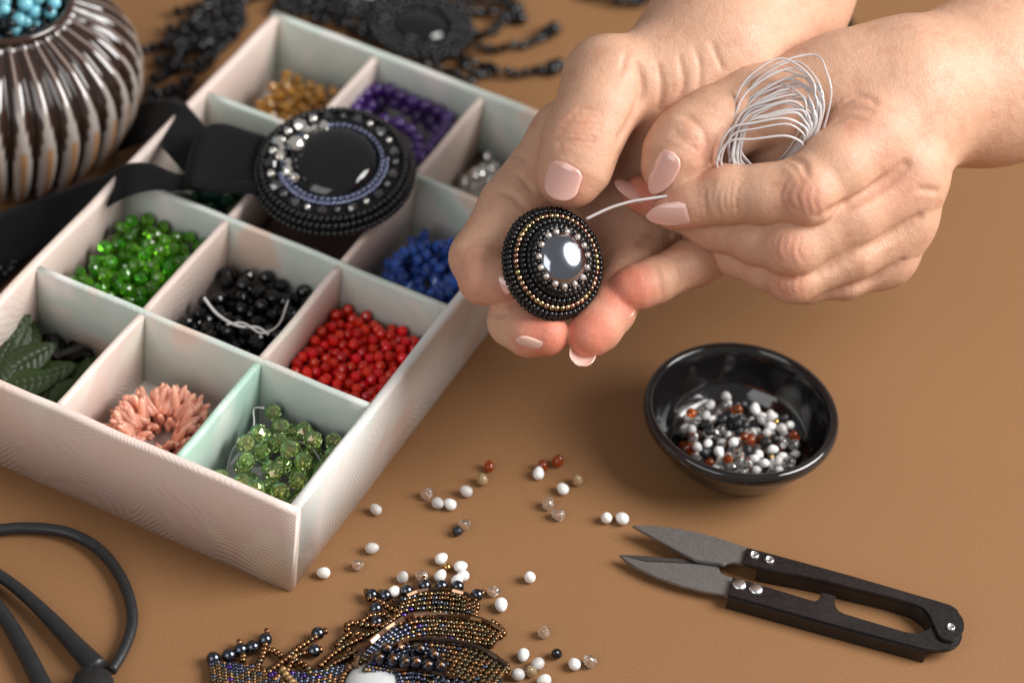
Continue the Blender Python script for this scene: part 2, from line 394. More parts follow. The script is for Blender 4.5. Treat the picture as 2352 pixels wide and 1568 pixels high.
panel('base_panel', -TW + .4, -.4, .4, TD - .4, 0.05, 4.0, M_paper_white, .2, 9)
tag(panel('outer_wall', -TW, 0, 0, WT, .02, TH, M_paper_pink, 1.3, 1), 'peach front wall with swirling embossed lines')
panel('outer_wall', -TW, 0, TD - WT, TD, .02, TH, M_paper_mint, 1.3, 2)
panel('outer_wall', -WT, 0, WT + .02, TD - WT - .02, .02, TH - .05, M_paper_white, 1.3, 3)
panel('outer_wall', -TW, -TW + WT, WT + .02, TD - WT - .02, .02, TH - .05, M_paper_pink, 1.3, 4)
ROWT = [WT] + [TD * k / 4 for k in (1, 2, 3)] + [TD - WT]
for k in (1, 2, 3):
    panel('divider', -TW + WT + .05, -WT - .05, ROWT[k] - DT / 2, ROWT[k] + DT / 2, 1.2, TH - .9, M_paper_mint, 1.0, 10 + k)
for r in range(4):
    y0 = ROWT[r] + (DT / 2 if r else 0) + .05; y1 = ROWT[r + 1] - (DT / 2 if r < 3 else 0) - .05
    for c in (1, 2):
        xc = -TW * c / 3
        panel('divider', xc - DT / 2, xc + DT / 2, y0, y1, 1.2, TH - 1.3, M_paper_green if (r, c) == (0, 1) else M_paper_pink, 1.0, 20 + r * 3 + c)
def comp(c, r):                          # inner limits of compartment: column c counted from the right wall, row r from the front
    s0 = WT if c == 0 else TW * c / 3 + DT / 2; s1 = TW - WT if c == 2 else TW * (c + 1) / 3 - DT / 2
    t0 = ROWT[r] + (DT / 2 if r else 0); t1 = ROWT[r + 1] - (DT / 2 if r < 3 else 0)
    return s0 + .3, s1 - .3, t0 + .3, t1 - .3
def heap(c, r, n, rad, centre=(.5, .5), spread=(.5, .5), floor=4.1, squash=.92, zmax=24, existing=None):
    s0, s1, t0, t1 = comp(c, r); out = [] if existing is None else existing; res = []
    tries = 0
    while len(res) < n and tries < n * 30:
        tries += 1
        best = None
        for _ in range(6):               # take the lowest of a few candidate spots, so the heap settles
            s = s0 + rad + (s1 - s0 - 2 * rad) * min(1, max(0, centre[0] + random.uniform(-1, 1) * spread[0]))
            t = t0 + rad + (t1 - t0 - 2 * rad) * min(1, max(0, centre[1] + random.uniform(-1, 1) * spread[1]))
            z = floor + rad
            for (a, b, q, rr) in out:
                d2 = (a - s) ** 2 + (b - t) ** 2; R = (rad + rr) * squash
                if d2 < R * R: z = max(z, q + math.sqrt(R * R - d2))
            if best is None or z < best[2]: best = (s, t, z, rad)
        if best[2] > zmax: continue
        out.append(best); res.append(best)
    return res
def beads(pos, name, meshes, label, cat, group, limit=280):
    pos = sorted(pos, key=lambda q: -q[2]); rest = []
    for i, (s, t, z, rad) in enumerate(pos):
        me, M_ = random.choice(meshes), at(T(s, t, z), rand_rot())
        if i < limit: tag(put(name, me, M_), label, cat, group)
        else: rest.append((me, M_))
    if rest: tag(joined(name + 's', rest), 'lower layer of ' + group, cat)

# row 1 (front): crystals, coral, leaves
ex = []
p = heap(0, 0, 12, 1.7, (.8, .1), (.22, .18), existing=ex, zmax=6)
beads(p, 'crystal_bead', [shaped(facet_shape, M_greyab, 3.4, 2.8, 8)], 'small grey faceted crystal bead at the edge of the green crystals', 'bead', 'grey crystal beads in the tray')
p = heap(0, 0, 75, 2.8, (.44, .50), (.46, .52), existing=ex, zmax=17)
beads(p, 'crystal_bead', [shaped(facet_shape, M_greenab, 5.6, 4.6, 7), shaped(facet_shape, M_greenab, 5.2, 4.6, 6)], 'large light green faceted crystal bead with rainbow shine in the mint compartment', 'bead', 'light green crystal beads in the tray')
th = bezier_pts([tuple(T(32, 30, 8)), tuple(T(25, 36, 12)), tuple(T(17, 38, 14)), tuple(T(9, 33, 13)), tuple(T(6, 24, 10))], 40)
tag(obj('thread', tube('thread', th, .28 * MM, 6), M_thread), 'clear thread looping over the light green crystal beads', 'thread')
th = bezier_pts([tuple(T(33, 22, 6)), tuple(T(34, 28, 12)), tuple(T(31, 33, 17)), tuple(T(33, 37, 20)), tuple(T(30, 37, 22))], 30)
tag(obj('thread', tube('thread', th, .25 * MM, 6), M_thread), 'short curl of clear thread against the mint divider', 'thread')

def stick_shape(l=9.0, d=1.9):
    V = []; Fc = []; seg = 8; prof = [(-.5, .25), (-.44, .72), (-.2, 1), (.15, .95), (.4, .72), (.5, .25)]
    for i, (x, r) in enumerate(prof):
        for k in range(seg):
            a = 2 * math.pi * k / seg; V.append((x * l, r * d / 2 * math.cos(a) + .35 * math.sin(3 * x), r * d / 2 * math.sin(a)))
    for i in range(len(prof) - 1):
        for k in range(seg): Fc.append((i*seg+k, i*seg+(k+1)%seg, (i+1)*seg+(k+1)%seg, (i+1)*seg+k))
    Fc += [tuple(range(seg - 1, -1, -1)), tuple((len(prof) - 1) * seg + k for k in range(seg))]
    me = mesh_from('coral_stick', V, Fc); me.transform(Matrix.Scale(MM, 4)); return me
s0, s1, t0, t1 = comp(1, 0)
cs, ct = (s0 + s1) / 2 - .5, (t0 + t1) / 2 - 1
coral = thing('coral_strand', 'ring shaped strand of pink coral stick beads in the tray', 'bead strand', T(cs, ct, 1.5))
sticks = [shaped(stick_shape, M_coral, 8.5, 2.4), shaped(stick_shape, M_coral, 7.5, 2.3), shaped(stick_shape, M_coral, 9.5, 2.1), shaped(stick_shape, M_coral, 6.5, 2.5)]
for ring_, (rr, zz, n) in enumerate(((7.0, 7.5, 46), (12.2, 7.0, 56), (10.6, 9.0, 64), (9.4, 11.5, 76), (7.0, 13.0, 50))):
    for k in range(n):
        a = 2 * math.pi * (k + random.uniform(-.4, .4)) / n
        c_ = Vector((-(cs + rr * math.cos(a)), ct + rr * 1.28 * math.sin(a), zz + random.uniform(-.8, .8)))
        ph = random.uniform(0, math.pi) if ring_ < 3 else random.uniform(.25, 1.25) * random.choice((1, 1, -1))
        rad_dir = Vector((-math.cos(a), math.sin(a), 0)); d = rad_dir * math.cos(ph) + Vector((0, 0, 1)) * math.sin(abs(ph)) + Vector((math.sin(a), math.cos(a), 0)) * random.uniform(-.6, .6)
        d.normalize(); c_ += d * random.uniform(.5, 2.2)
        half = 4.2
        lim = lambda v, lo, hi: min(max(v, lo), hi)
        c_.x = lim(c_.x, -(s1) + half * abs(d.x) + 1, -(s0) - half * abs(d.x) - 1); c_.y = lim(c_.y, t0 + half * abs(d.y) + 1, t1 - half * abs(d.y) - 1); c_.z = max(c_.z, 2.6 + half * abs(d.z))
        Mx = TRAY_M @ frame(c_ * MM, d)
        put('coral_stick', random.choice(sticks), Mx, coral)

def leaf_shape(l=17.0, w_=9.0):
    V = []; Fc = []; nu, nv = 64, 14; th_ = 1.4
    for side in (1, -1):
        for i in range(nu + 1):
            x = i / nu; ww = w_ / 2 * (math.sin(math.pi * min(1, x ** .8)) ** .75) if 0 < x < 1 else 0.02
            for j in range(nv + 1):
                y = -1 + 2 * j / nv
                zz = th_ * (1 - .75 * y * y) * (0.3 + .7 * math.sin(math.pi * max(.03, min(.97, x)))) + (.28 * (1 if abs(y) > .12 else -1.2)) + (.15) * math.sin(2 * math.pi * (x * 8 + abs(y) * 1.2)) * (abs(y) > .12) * (side > 0)
                V.append(((x - .5) * l, y * ww, zz * (side if side > 0 else -.45) + 1.3 * (x - .5) ** 2 * 2))
    N = (nu + 1) * (nv + 1)
    for s_ in (0, 1):
        for i in range(nu):
            for j in range(nv):
                q = (s_*N + i*(nv+1)+j, s_*N + (i+1)*(nv+1)+j, s_*N + (i+1)*(nv+1)+j+1, s_*N + i*(nv+1)+j+1)
                Fc.append(q if s_ == 0 else q[::-1])
    for i in range(nu):
        Fc.append((i*(nv+1), N+i*(nv+1), N+(i+1)*(nv+1), (i+1)*(nv+1))); Fc.append((i*(nv+1)+nv, (i+1)*(nv+1)+nv, N+(i+1)*(nv+1)+nv, N+i*(nv+1)+nv))
    me = mesh_from('leaf_bead', V, Fc); me.transform(Matrix.Scale(MM, 4)); return me
leaf_me = shaped(leaf_shape, M_leaf)
for (px, py, z, ang, tilt, tl) in ((110, 862, 9, 14, .18, .25), (125, 905, 8, -8, -.2, .3), (35, 800, 12, 52, .5, .5), (45, 905, 6, -30, .2, -.2), (150, 930, 6, -16, .1, .4),
                                   (10, 870, 8, 20, -.3, .3), (-40, 830, 8, -50, .2, .2), (60, 860, 4, 70, .1, -.1), (-20, 900, 5, 10, .2, 0), (70, 880, 11, 8, .1, .4), (20, 770, 14, 35, .4, .7), (60, 785, 9, 75, .3, .2), (95, 925, 7, 20, .05, .3), (180, 880, 7, 60, .2, -.3), (20, 925, 9, -20, .1, .2), (70, 825, 13, 25, .2, .4), (165, 905, 9, 35, -.1, .5), (200, 860, 6, 40, .1, .2), (5, 835, 13, 60, .3, .1)):
    c_ = G(px, py, z); d = G(px + 40 * math.cos(math.radians(ang)), py - 40 * math.sin(math.radians(ang)), z) - c_; d.normalize(); d.z = tilt * .6
    o = put('leaf_bead', leaf_me, frame(c_, d, Vector((0, 0, 1)).cross(d) + Vector((0, 0, tl)))); tag(o, 'dark green glass leaf bead with moulded veins in the tray', 'bead', 'glass leaf beads in the tray')
for (px, py, z, ang) in ((140, 790, 5, 80), (175, 800, 6, 95), (110, 780, 4, 60), (160, 815, 9, 20), (125, 800, 7, 100), (195, 835, 5, 70)):
    c_ = G(px, py, z); d = G(px + 40 * math.cos(math.radians(ang)), py - 40 * math.sin(math.radians(ang)), z + 1) - c_
    o = put('tube_bead', shaped(hex_shape, M_black, 4.2, 8.0), frame(c_, d)); tag(o, 'black glass tube bead behind the green leaf beads', 'bead', 'black tube beads in the tray')

# row 2: red, black, green
p = heap(0, 1, 500, 1.62, (.46, .46), (.62, .64), zmax=17)
beads(p, 'red_bead', [shaped(facet_shape, M_red, 3.3, 3.0, 10), shaped(facet_shape, M_red, 3.2, 2.9, 9)], 'small red faceted round bead in the tray', 'bead', 'red beads in the tray')
p = heap(1, 1, 190, 2.15, (.48, .48), (.52, .54), zmax=18)
beads(p, 'black_bead', [shaped(facet_shape, M_black, 4.3, 3.9, 10), shaped(facet_shape, M_black, 4.2, 3.7, 9)], 'black faceted round bead in the tray under a loose grey thread', 'bead', 'black beads in the tray')
th = bezier_pts([tuple(G(468, 683, 26)), tuple(G(500, 722, 23)), tuple(G(545, 748, 22)), tuple(G(590, 752, 21)), tuple(G(617, 768, 21))], 40)
tag(obj('thread', tube('thread', th, .45 * MM, 6), M_wthread), 'thick grey thread lying across the black beads', 'thread')
th = bezier_pts([tuple(G(520, 745, 22.5)), tuple(G(560, 742, 22.5)), tuple(G(600, 765, 21.5)), tuple(G(640, 745, 20)), tuple(G(662, 690, 19))], 40)
tag(obj('thread', tube('thread', th, .3 * MM, 6), M_wthread), 'thin grey thread curling over the black beads to the divider', 'thread')
p = heap(2, 1, 290, 2.05, (.42, .5), (.5, .54), zmax=20)
beads(p, 'rondelle_bead', [shaped(facet_shape, M_green, 4.3, 2.9, 8), shaped(facet_shape, M_green, 4.2, 3.0, 9)], 'bright green glass rondelle bead in the tray', 'bead', 'bright green beads in the tray')

# row 3: blue strands, (empty under the pendant), dark green
def strand(name, label, cat, group, path, me_list, step, loc):
    root = thing(name, label, cat, loc, group)
    pts = resample(path, step)
    for i, q in enumerate(pts):
        d = Vector(pts[min(i + 1, len(pts) - 1)]) - Vector(pts[max(i - 1, 0)])
        put('bead', random.choice(me_list), frame(Vector(q), d, (random.random(), random.random(), 1)), root)
    th_ = tube('string', pts, .22 * MM, 5); obj('string', th_, M_thread, root)
    return root
s0, s1, t0, t1 = comp(0, 2)
for k in range(5):
    pts = []; z = 6.5 + k * 3.2
    for a in np.linspace(0, 2 * math.pi * .97, 14):
        jit = random.uniform(-1.0, 1.0)
        rs_ = (s1 - s0) / 2 - 4.5 - k * .9 + jit; rt_ = (t1 - t0) / 2 - 5.5 - k * 1.3 + jit
        pts.append(tuple(T((s0 + s1) / 2 + rs_ * math.cos(a + k), (t0 + t1) / 2 - 2 + rt_ * math.sin(a + k), z + random.uniform(-.4, .4) + (2.5 if k > 2 else 0) * math.sin(a))))
    strand('bead_strand', 'strand of blue glass beads coiled in the tray beside the holding hand', 'bead strand', 'coiled blue bead strands', bezier_pts(pts, 90), [shaped(bicone_shape, M_bluebead, 3.8, 3.3, 8)], 3.2 * MM, T((s0 + s1) / 2, (t0 + t1) / 2, 1.5))
p = heap(0, 2, 110, 1.8, (.5, .45), (.4, .4), zmax=22, floor=11)
beads(p, 'bicone_bead', [shaped(bicone_shape, M_bluebead, 3.6, 3.2, 8)], 'loose blue glass bead among the coiled blue strands', 'bead', 'loose blue beads in the tray')
p = heap(2, 2, 90, 2.6, (.42, .45), (.42, .5), zmax=21)
beads(p, 'rondelle_bead', [shaped(facet_shape, M_teal, 5.2, 4.0, 9), shaped(facet_shape, M_leaf, 5.2, 4.0, 9)], 'dark green iridescent bead in the tray below the black ribbon', 'bead', 'dark green beads in the tray')

# row 4: silver, purple, citrine
for (x, y, z) in ((1106, 393, 7.2), (1092, 428, 7.2), (1070, 420, 7.2), (1126, 420, 7.2), (1132, 388, 7.2), (1096, 405, 12.5), (1120, 360, 7.2), (1150, 410, 7.2)):
    tag(put('silver_bead', shaped(ball_shape, M_silver, 6.0), at(G(x, y, z))), 'shiny silver round bead in the tray beside the fingers', 'bead', 'silver beads in the tray')
for k, (pth, z) in enumerate((([(862, 330), (824, 290), (816, 242), (848, 210), (892, 206), (936, 228), (985, 246), (1028, 270), (1014, 312), (966, 362)], 20), ([(880, 320), (846, 292), (838, 262), (862, 234), (905, 236), (950, 262), (1000, 282), (1000, 330), (955, 372)], 15.5), ([(880, 375), (840, 340), (826, 300), (850, 262), (900, 250), (960, 275), (1010, 300)], 10.0), ([(822, 322), (836, 296), (866, 278), (904, 282), (940, 300), (962, 330), (950, 362)], 16.5))):
    strand('bead_strand', 'loop of purple round beads coiled in the tray', 'bead strand', 'coiled purple bead strands', bezier_pts([tuple(G(x, y, z)) for x, y in pth], 90), [shaped(ball_shape, M_purple, 4.6)], 4.5 * MM, G(930, 300, 4.1))
# dark brown cloth under the pendant
s0, s1, t0, t1 = comp(1, 2); V = []; Fc = []; n_ = 30
for i in range(n_):
    for j in range(n_):
        u, v_ = i / (n_ - 1), j / (n_ - 1); q = Vector((u * 4, v_ * 4, 3)); h_ = 15 + 2.4 * mnoise.noise(q) + 1.2 * mnoise.noise(q * 2.3); e_ = min(u, 1 - u, v_, 1 - v_)
        V.append(T(s0 + .4 + (s1 - s0 - .8) * u, t0 + .4 + (t1 - t0 - .8) * v_, h_ if e_ > 0 else 4.2))
for i in range(n_ - 1):
    for j in range(n_ - 1): Fc.append((i*n_+j, (i+1)*n_+j, (i+1)*n_+j+1, i*n_+j+1))
tag(obj('cloth', mesh_from('cloth', V, Fc), mat('dark_brown_suede', (.075, .042, .030), .9, bump=.5, bscale=1500)), 'dark brown cloth in the tray compartment under the choker pendant', 'cloth')
p = heap(2, 3, 280, 1.75, (.40, .42), (.42, .44), zmax=17)
beads(p, 'citrine_bead', [shaped(facet_shape, M_citrine, 3.5, 2.9, 9)], 'small amber yellow faceted bead in the tray', 'bead', 'amber yellow beads in the tray')

# ================================================================== hands
def smin(a, b, k):
    h = np.clip(0.5 + 0.5 * (b - a) / k, 0, 1); return b * (1 - h) + a * h - k * h * (1 - h)
class Field:
    """signed distance field sampled on a camera-aligned grid (mm)"""
    def __init__(s, lo, hi, h):
        s.lo = np.array(lo, np.float32); s.h = h; s.n = np.ceil((np.array(hi) - lo) / h).astype(int) + 1
        s.ax = [s.lo[i] + h * np.arange(s.n[i], dtype=np.float32) for i in range(3)]
    def grid(s): return np.meshgrid(*s.ax, indexing='ij', sparse=True)
    def full(s): return np.full(s.n, 30.0, np.float32)
    def cone(s, p1, r1, p2, r2, margin=9.0):
        m_ = max(r1, r2) + margin
        i0 = np.clip(((np.minimum(p1, p2) - m_ - s.lo) / s.h).astype(int), 0, s.n - 1); i1 = np.clip(((np.maximum(p1, p2) + m_ - s.lo) / s.h).astype(int) + 2, 1, s.n)
        sl = tuple(slice(i0[i], i1[i]) for i in range(3))
        X, Y, Z = s.grid(); ba = p2 - p1; L2 = float(ba @ ba) + 1e-9
        px, py, pz = (X[sl[0]] - p1[0]).astype(np.float32), (Y[:, sl[1]] - p1[1]).astype(np.float32), (Z[:, :, sl[2]] - p1[2]).astype(np.float32)
        b0, b1, b2 = (np.float32(q) for q in ba)
        t = np.clip((px * b0 + py * b1 + pz * b2) * np.float32(1 / L2), 0, 1)
        d = np.sqrt((px - b0 * t) ** 2 + (py - b1 * t) ** 2 + (pz - b2 * t) ** 2)
        return sl, d - (np.float32(r1) + np.float32(r2 - r1) * t)
    def blend(s, v, sd, k):
        sl, d = sd; v[sl] = smin(v[sl], d, np.float32(k))
    def sample(s, v, p):
        q = (np.asarray(p) - s.lo) / s.h; q = np.clip(q, 0, np.array(s.n) - 1.001); i = np.floor(q).astype(int); f = q - i
        i = i.T; f = f.T; o = 0
        for a in (0, 1):
            for b in (0, 1):
                for c in (0, 1):
                    o = o + v[i[0] + a, i[1] + b, i[2] + c] * (f[0] if a else 1 - f[0]) * (f[1] if b else 1 - f[1]) * (f[2] if c else 1 - f[2])
        return o
    def grad(s, v, p):
        e = s.h; g = np.array([s.sample(v, p + d) - s.sample(v, p - d) for d in np.eye(3) * e]); return g / (np.linalg.norm(g) + 1e-9)
    def front(s, v, x, y):               # first surface met by the pixel's ray
        for zo in np.arange(260, -520, -2.0):
            p = Cm(x, y, zo)
            if s.sample(v, p) < 0: return p, zo
        return Cm(x, y, 0), 0
def surface_nets(v, lo, h):
    sg = v < 0; n = np.array(v.shape) - 1
    sl = lambda o: tuple(slice(o[i], o[i] + n[i]) for i in range(3))
    cnt = sum(sg[sl((a, b, c))].astype(np.int8) for a in (0, 1) for b in (0, 1) for c in (0, 1))
    act = (cnt > 0) & (cnt < 8); ids = np.full(n, -1, np.int64); I = np.argwhere(act); ids[act] = np.arange(len(I))
    acc = np.zeros((len(I), 3)); num = np.zeros(len(I))
    corners = [(a, b, c) for a in (0, 1) for b in (0, 1) for c in (0, 1)]
    for a in corners:
        for ax in range(3):
            if a[ax]: continue
            b = list(a); b[ax] = 1
            va = v[I[:, 0] + a[0], I[:, 1] + a[1], I[:, 2] + a[2]]; vb = v[I[:, 0] + b[0], I[:, 1] + b[1], I[:, 2] + b[2]]
            mk = (va < 0) != (vb < 0); t = np.where(mk, va / np.where(mk, va - vb, 1), 0)
            pos = np.tile(np.array(a, float), (len(I), 1)); pos[:, ax] += t
            acc[mk] += pos[mk]; num[mk] += 1
    P = lo + h * (I + acc / num[:, None]); F = []
    for ax in range(3):
        u, w_ = (ax + 1) % 3, (ax + 2) % 3
        s1 = [slice(None)] * 3; s2 = [slice(None)] * 3; s1[ax] = slice(0, n[ax]); s2[ax] = slice(1, n[ax] + 1)
        ch = sg[tuple(s1)] != sg[tuple(s2)]; E = np.argwhere(ch)
        E = E[(E[:, u] > 0) & (E[:, w_] > 0) & (E[:, u] < n[u]) & (E[:, w_] < n[w_])]
        if not len(E): continue
        def cid(du, dw):
            q = E.copy(); q[:, u] += du; q[:, w_] += dw; return ids[q[:, 0], q[:, 1], q[:, 2]]
        Q = np.stack([cid(-1, -1), cid(0, -1), cid(0, 0), cid(-1, 0)], 1)
        fl = ~sg[E[:, 0], E[:, 1], E[:, 2]]; Q[fl] = Q[fl][:, ::-1]; F.append(Q)
    return P, np.vstack(F)

def skin_mat():
    m_ = bpy.data.materials.new('skin'); m_.use_nodes = True; nt = m_.node_tree; b = nt.nodes['Principled BSDF']
    at_ = nt.nodes.new('ShaderNodeAttribute'); at_.attribute_name = 'tone'
    tc = nt.nodes.new('ShaderNodeTexCoord'); v = tc.outputs['Object']
    base = nt.nodes.new('ShaderNodeMix'); base.data_type = 'RGBA'
    base.inputs['A'].default_value = (0.60, 0.350, 0.236, 1); base.inputs['B'].default_value = (0.64, 0.225, 0.15, 1)
    nt.links.new(at_.outputs['Fac'], base.inputs['Factor'])
    mot = nt.nodes.new('ShaderNodeMix'); mot.data_type = 'RGBA'; mot.blend_type = 'MULTIPLY'; mot.inputs['Factor'].default_value = 1
    nt.links.new(base.outputs['Result'], mot.inputs['A'])
    nt.links.new(ramp(nt, noise_node(nt, v, 170, 5, .62), [(0.3, (0.90, 0.80, 0.76)), (0.52, (1, 1, 1)), (0.75, (1.0, 0.93, 0.88))]), mot.inputs['B'])
    nt.links.new(mot.outputs['Result'], b.inputs['Base Color'])
    b.inputs['Subsurface Weight'].default_value = 0.22; b.inputs['Subsurface Radius'].default_value = (1, .38, .22); b.inputs['Subsurface Scale'].default_value = 0.0022
    b.inputs['Specular IOR Level'].default_value = 0.38
    # fine skin cells and creases
    vo = nt.nodes.new('ShaderNodeTexVoronoi'); vo.feature = 'DISTANCE_TO_EDGE'; vo.inputs['Scale'].default_value = 1250
    mp = nt.nodes.new('ShaderNodeMapping'); mp.inputs['Rotation'].default_value = (.4, .6, .7); mp.inputs['Scale'].default_value = (1.0, .62, 1)
    wn = nt.nodes.new('ShaderNodeTexNoise'); wn.inputs['Scale'].default_value = 120
    nt.links.new(v, wn.inputs['Vector'])
    ad = nt.nodes.new('ShaderNodeMixRGB'); ad.blend_type = 'ADD'; ad.inputs['Fac'].default_value = .006
    nt.links.new(v, ad.inputs['Color1']); nt.links.new(wn.outputs['Color'], ad.inputs['Color2']); nt.links.new(ad.outputs[0], mp.inputs[0]); nt.links.new(mp.outputs[0], vo.inputs['Vector'])
    cl = nt.nodes.new('ShaderNodeMapRange'); cl.inputs['From Max'].default_value = .12; nt.links.new(vo.outputs['Distance'], cl.inputs['Value'])
    bp = nt.nodes.new('ShaderNodeBump'); bp.inputs['Strength'].default_value = .3; bp.inputs['Distance'].default_value = .00018; nt.links.new(cl.outputs[0], bp.inputs['Height'])
    b2 = nt.nodes.new('ShaderNodeBump'); b2.inputs['Strength'].default_value = .5; b2.inputs['Distance'].default_value = .0005
    nt.links.new(noise_node(nt, v, 420, 5, .6), b2.inputs['Height']); nt.links.new(bp.outputs[0], b2.inputs['Normal']); nt.links.new(b2.outputs[0], b.inputs['Normal'])
    rr = nt.nodes.new('ShaderNodeMapRange'); rr.inputs['To Min'].default_value = .38; rr.inputs['To Max'].default_value = .56
    nt.links.new(noise_node(nt, v, 300, 3), rr.inputs['Value']); nt.links.new(rr.outputs[0], b.inputs['Roughness'])
    return m_
M_skin = skin_mat()

def nail(hand, c, ax, nrm, wid, ln, curve, material, thick=.5, sag=.10, al=.385, a0=.62):
    """curved almond nail: c = centre (camera mm), ax = towards the tip, nrm = outward; sizes in mm"""
    a = np.array(ax, float); a /= np.linalg.norm(a); n_ = np.array(nrm, float); n_ -= a * (n_ @ a); n_ /= np.linalg.norm(n_); b = np.cross(n_, a)
    NU, NV = 18, 12; V = []; Fc = []
    for s_ in (0, 1):
        for i in range(NU + 1):
            u = i / NU                               # 0 cuticle .. 1 free edge
            if u < .28: ww = math.sqrt(max(0.0, 1 - ((.28 - u) / .28) ** 2)) * .96 + .02
            elif u < a0: ww = .98
            else: ww = .98 * max(0.0, 1 - ((u - a0) / (1.002 - a0)) ** 2) ** (.5 if a0 > .5 else .72) + .01
            for j in range(NV + 1):
                y = (-1 + 2 * j / NV) * ww * wid / 2
                ang = y / curve
                drop = curve * (1 - math.cos(ang)); lat = curve * math.sin(ang)
                p_ = c + a * ((u - .5) * ln) + b * lat + n_ * (-drop - sag * ln * (u - .35) ** 2 * 1.6 - thick * s_ - (.25 if u < .06 else 0))
                V.append(C2W(p_))
    N = (NU + 1) * (NV + 1)
    for s_ in (0, 1):
        for i in range(NU):
            for j in range(NV):
                q = (s_*N+i*(NV+1)+j, s_*N+(i+1)*(NV+1)+j, s_*N+(i+1)*(NV+1)+j+1, s_*N+i*(NV+1)+j+1); Fc.append(q[::-1] if s_ else q)
    for i in range(NU):
        for j in (0, NV):
            q = (i*(NV+1)+j, N+i*(NV+1)+j, N+(i+1)*(NV+1)+j, (i+1)*(NV+1)+j); Fc.append(q if j == 0 else q[::-1])
    for j in range(NV):
        for i in (0, NU):
            q = (i*(NV+1)+j, i*(NV+1)+j+1, N+i*(NV+1)+j+1, N+i*(NV+1)+j); Fc.append(q if i == 0 else q[::-1])
    bm = bmesh.new(); me = mesh_from('fingernail', V, Fc); bm.from_mesh(me); bmesh.ops.recalc_face_normals(bm, faces=bm.faces); bm.to_mesh(me); bm.free()
    me.polygons.foreach_set('use_smooth', [True] * len(me.polygons))
    return obj('fingernail', me, material, hand)

def build_hand(label, palm, fingers, creases, reds, lo_px, hi_px, h, bumps=()):
    """palm: [(p1,r1,p2,r2,k)], fingers: [[(x,y,z,r),...]] from knuckle to tip, all in picture pixels at the focus distance"""
    R = lambda r, z: r * (D0 - z * PXMM) / F_PX
    c1 = [Cm(lo_px[0], hi_px[1], lo_px[2]), Cm(hi_px[0], lo_px[1], hi_px[2]), Cm(lo_px[0], hi_px[1], hi_px[2]), Cm(hi_px[0], lo_px[1], lo_px[2])]
    f = Field(np.min(c1, 0), np.max(c1, 0), h)
    J = lambda q: (Cm(q[0], q[1], q[2]), R(q[3], q[2]))
    dp = f.full()
    for (a, b, k) in palm:
        (p1, r1), (p2, r2) = J(a), J(b); f.blend(dp, f.cone(p1, r1, p2, r2, 2.0 * k), k)
    total = dp.copy()
    for fg in fingers:
        js = fg['j']; ff = f.full(); k = fg.get('k', 2.0)
        for i in range(len(js) - 1):
            (p1, r1), (p2, r2) = J(js[i]), J(js[i + 1]); cn = f.cone(p1, r1, p2, r2, 16.0 if i == 0 else 7.0)
            if i == 0:
                sl = cn[0]; total[sl] = np.minimum(total[sl], smin(dp[sl], cn[1], np.float32(fg.get('kp', 6.0))))
            f.blend(ff, cn, k)
        for (x, y, z, rx, kb) in fg.get('bump', ()):
            c_ = Cm(x, y, z); f.blend(ff, f.cone(c_, R(rx, z), c_ + .01, R(rx, z)), kb)
        total = smin(total, ff, np.float32(.9))
    v = total
    for (x, y, z, rx, kb) in bumps:
        c_ = Cm(x, y, z); f.blend(v, f.cone(c_, R(rx, z), c_ + .01, R(rx, z)), kb)
    X, Y, Z = f.grid()
    # creases: grooves that follow the skin, each point dropped onto the surface
    base = v.copy(); jr = random.Random(3)
    for cr in creases:
        pts, amp, sig = cr[0], cr[1], cr[2]
        pts = [(q[0] + jr.uniform(-5, 5), q[1] + jr.uniform(-5, 5)) for q in pts] if amp < .45 else pts; amp = amp * jr.uniform(1.4, 2.2)
        if len(pts) > 2: pts = bezier_pts([(*q, 0) for q in pts], 3 * len(pts))[:, :2]
        P3 = [f.front(base, *q)[0] for q in pts]
        for si, (a, b) in enumerate(zip(P3[:-1], P3[1:])):
            fade = math.sin(math.pi * (si + .6) / (len(P3) + .2)) ** .6
            if np.linalg.norm(a - b) > 12: continue
            lo_ = np.minimum(a, b) - 3 * sig; hi_ = np.maximum(a, b) + 3 * sig
            i0 = np.clip(((lo_ - f.lo) / f.h).astype(int), 0, f.n - 1); i1 = np.clip(((hi_ - f.lo) / f.h).astype(int) + 2, 1, f.n)
            sl = tuple(slice(i0[i], i1[i]) for i in range(3))
            x, y, z = X[sl[0]] - a[0], Y[:, sl[1]] - a[1], Z[:, :, sl[2]] - a[2]
            ba = b - a; t = np.clip((x * ba[0] + y * ba[1] + z * ba[2]) / (ba @ ba + 1e-9), 0, 1)
            d2 = (x - ba[0] * t) ** 2 + (y - ba[1] * t) ** 2 + (z - ba[2] * t) ** 2
            v[sl] = np.maximum(v[sl], base[sl] + amp * fade * np.exp(-d2 / sig ** 2))
    Vt, Fq = surface_nets(v, f.lo, f.h)
    # one relaxation pass, then the tone attribute (redder tips and knuckles)
    me = bpy.data.meshes.new('hand')
    Wv = C2W(Vt); me.from_pydata(Wv.tolist(), [], Fq.tolist()); me.update()
    me.polygons.foreach_set('use_smooth', [True] * len(me.polygons))
    tone = np.zeros(len(Vt))
    for (x, y, z, rad, amt) in reds:
        d = np.linalg.norm(Vt - Cm(x, y, z), axis=1) / (rad * PXMM); tone = np.maximum(tone, amt * np.clip(1.25 - d, 0, 1))
    at_ = me.attributes.new('tone', 'FLOAT', 'POINT'); at_.data.foreach_set('value', tone.astype(np.float32))
    o = obj('hand', me, M_skin)
    sm = o.modifiers.new('smooth', 'CORRECTIVE_SMOOTH'); sm.iterations = 1; sm.use_only_smooth = True; sm.factor = .5
    tag(o, label, 'hand')
    return o, f, v

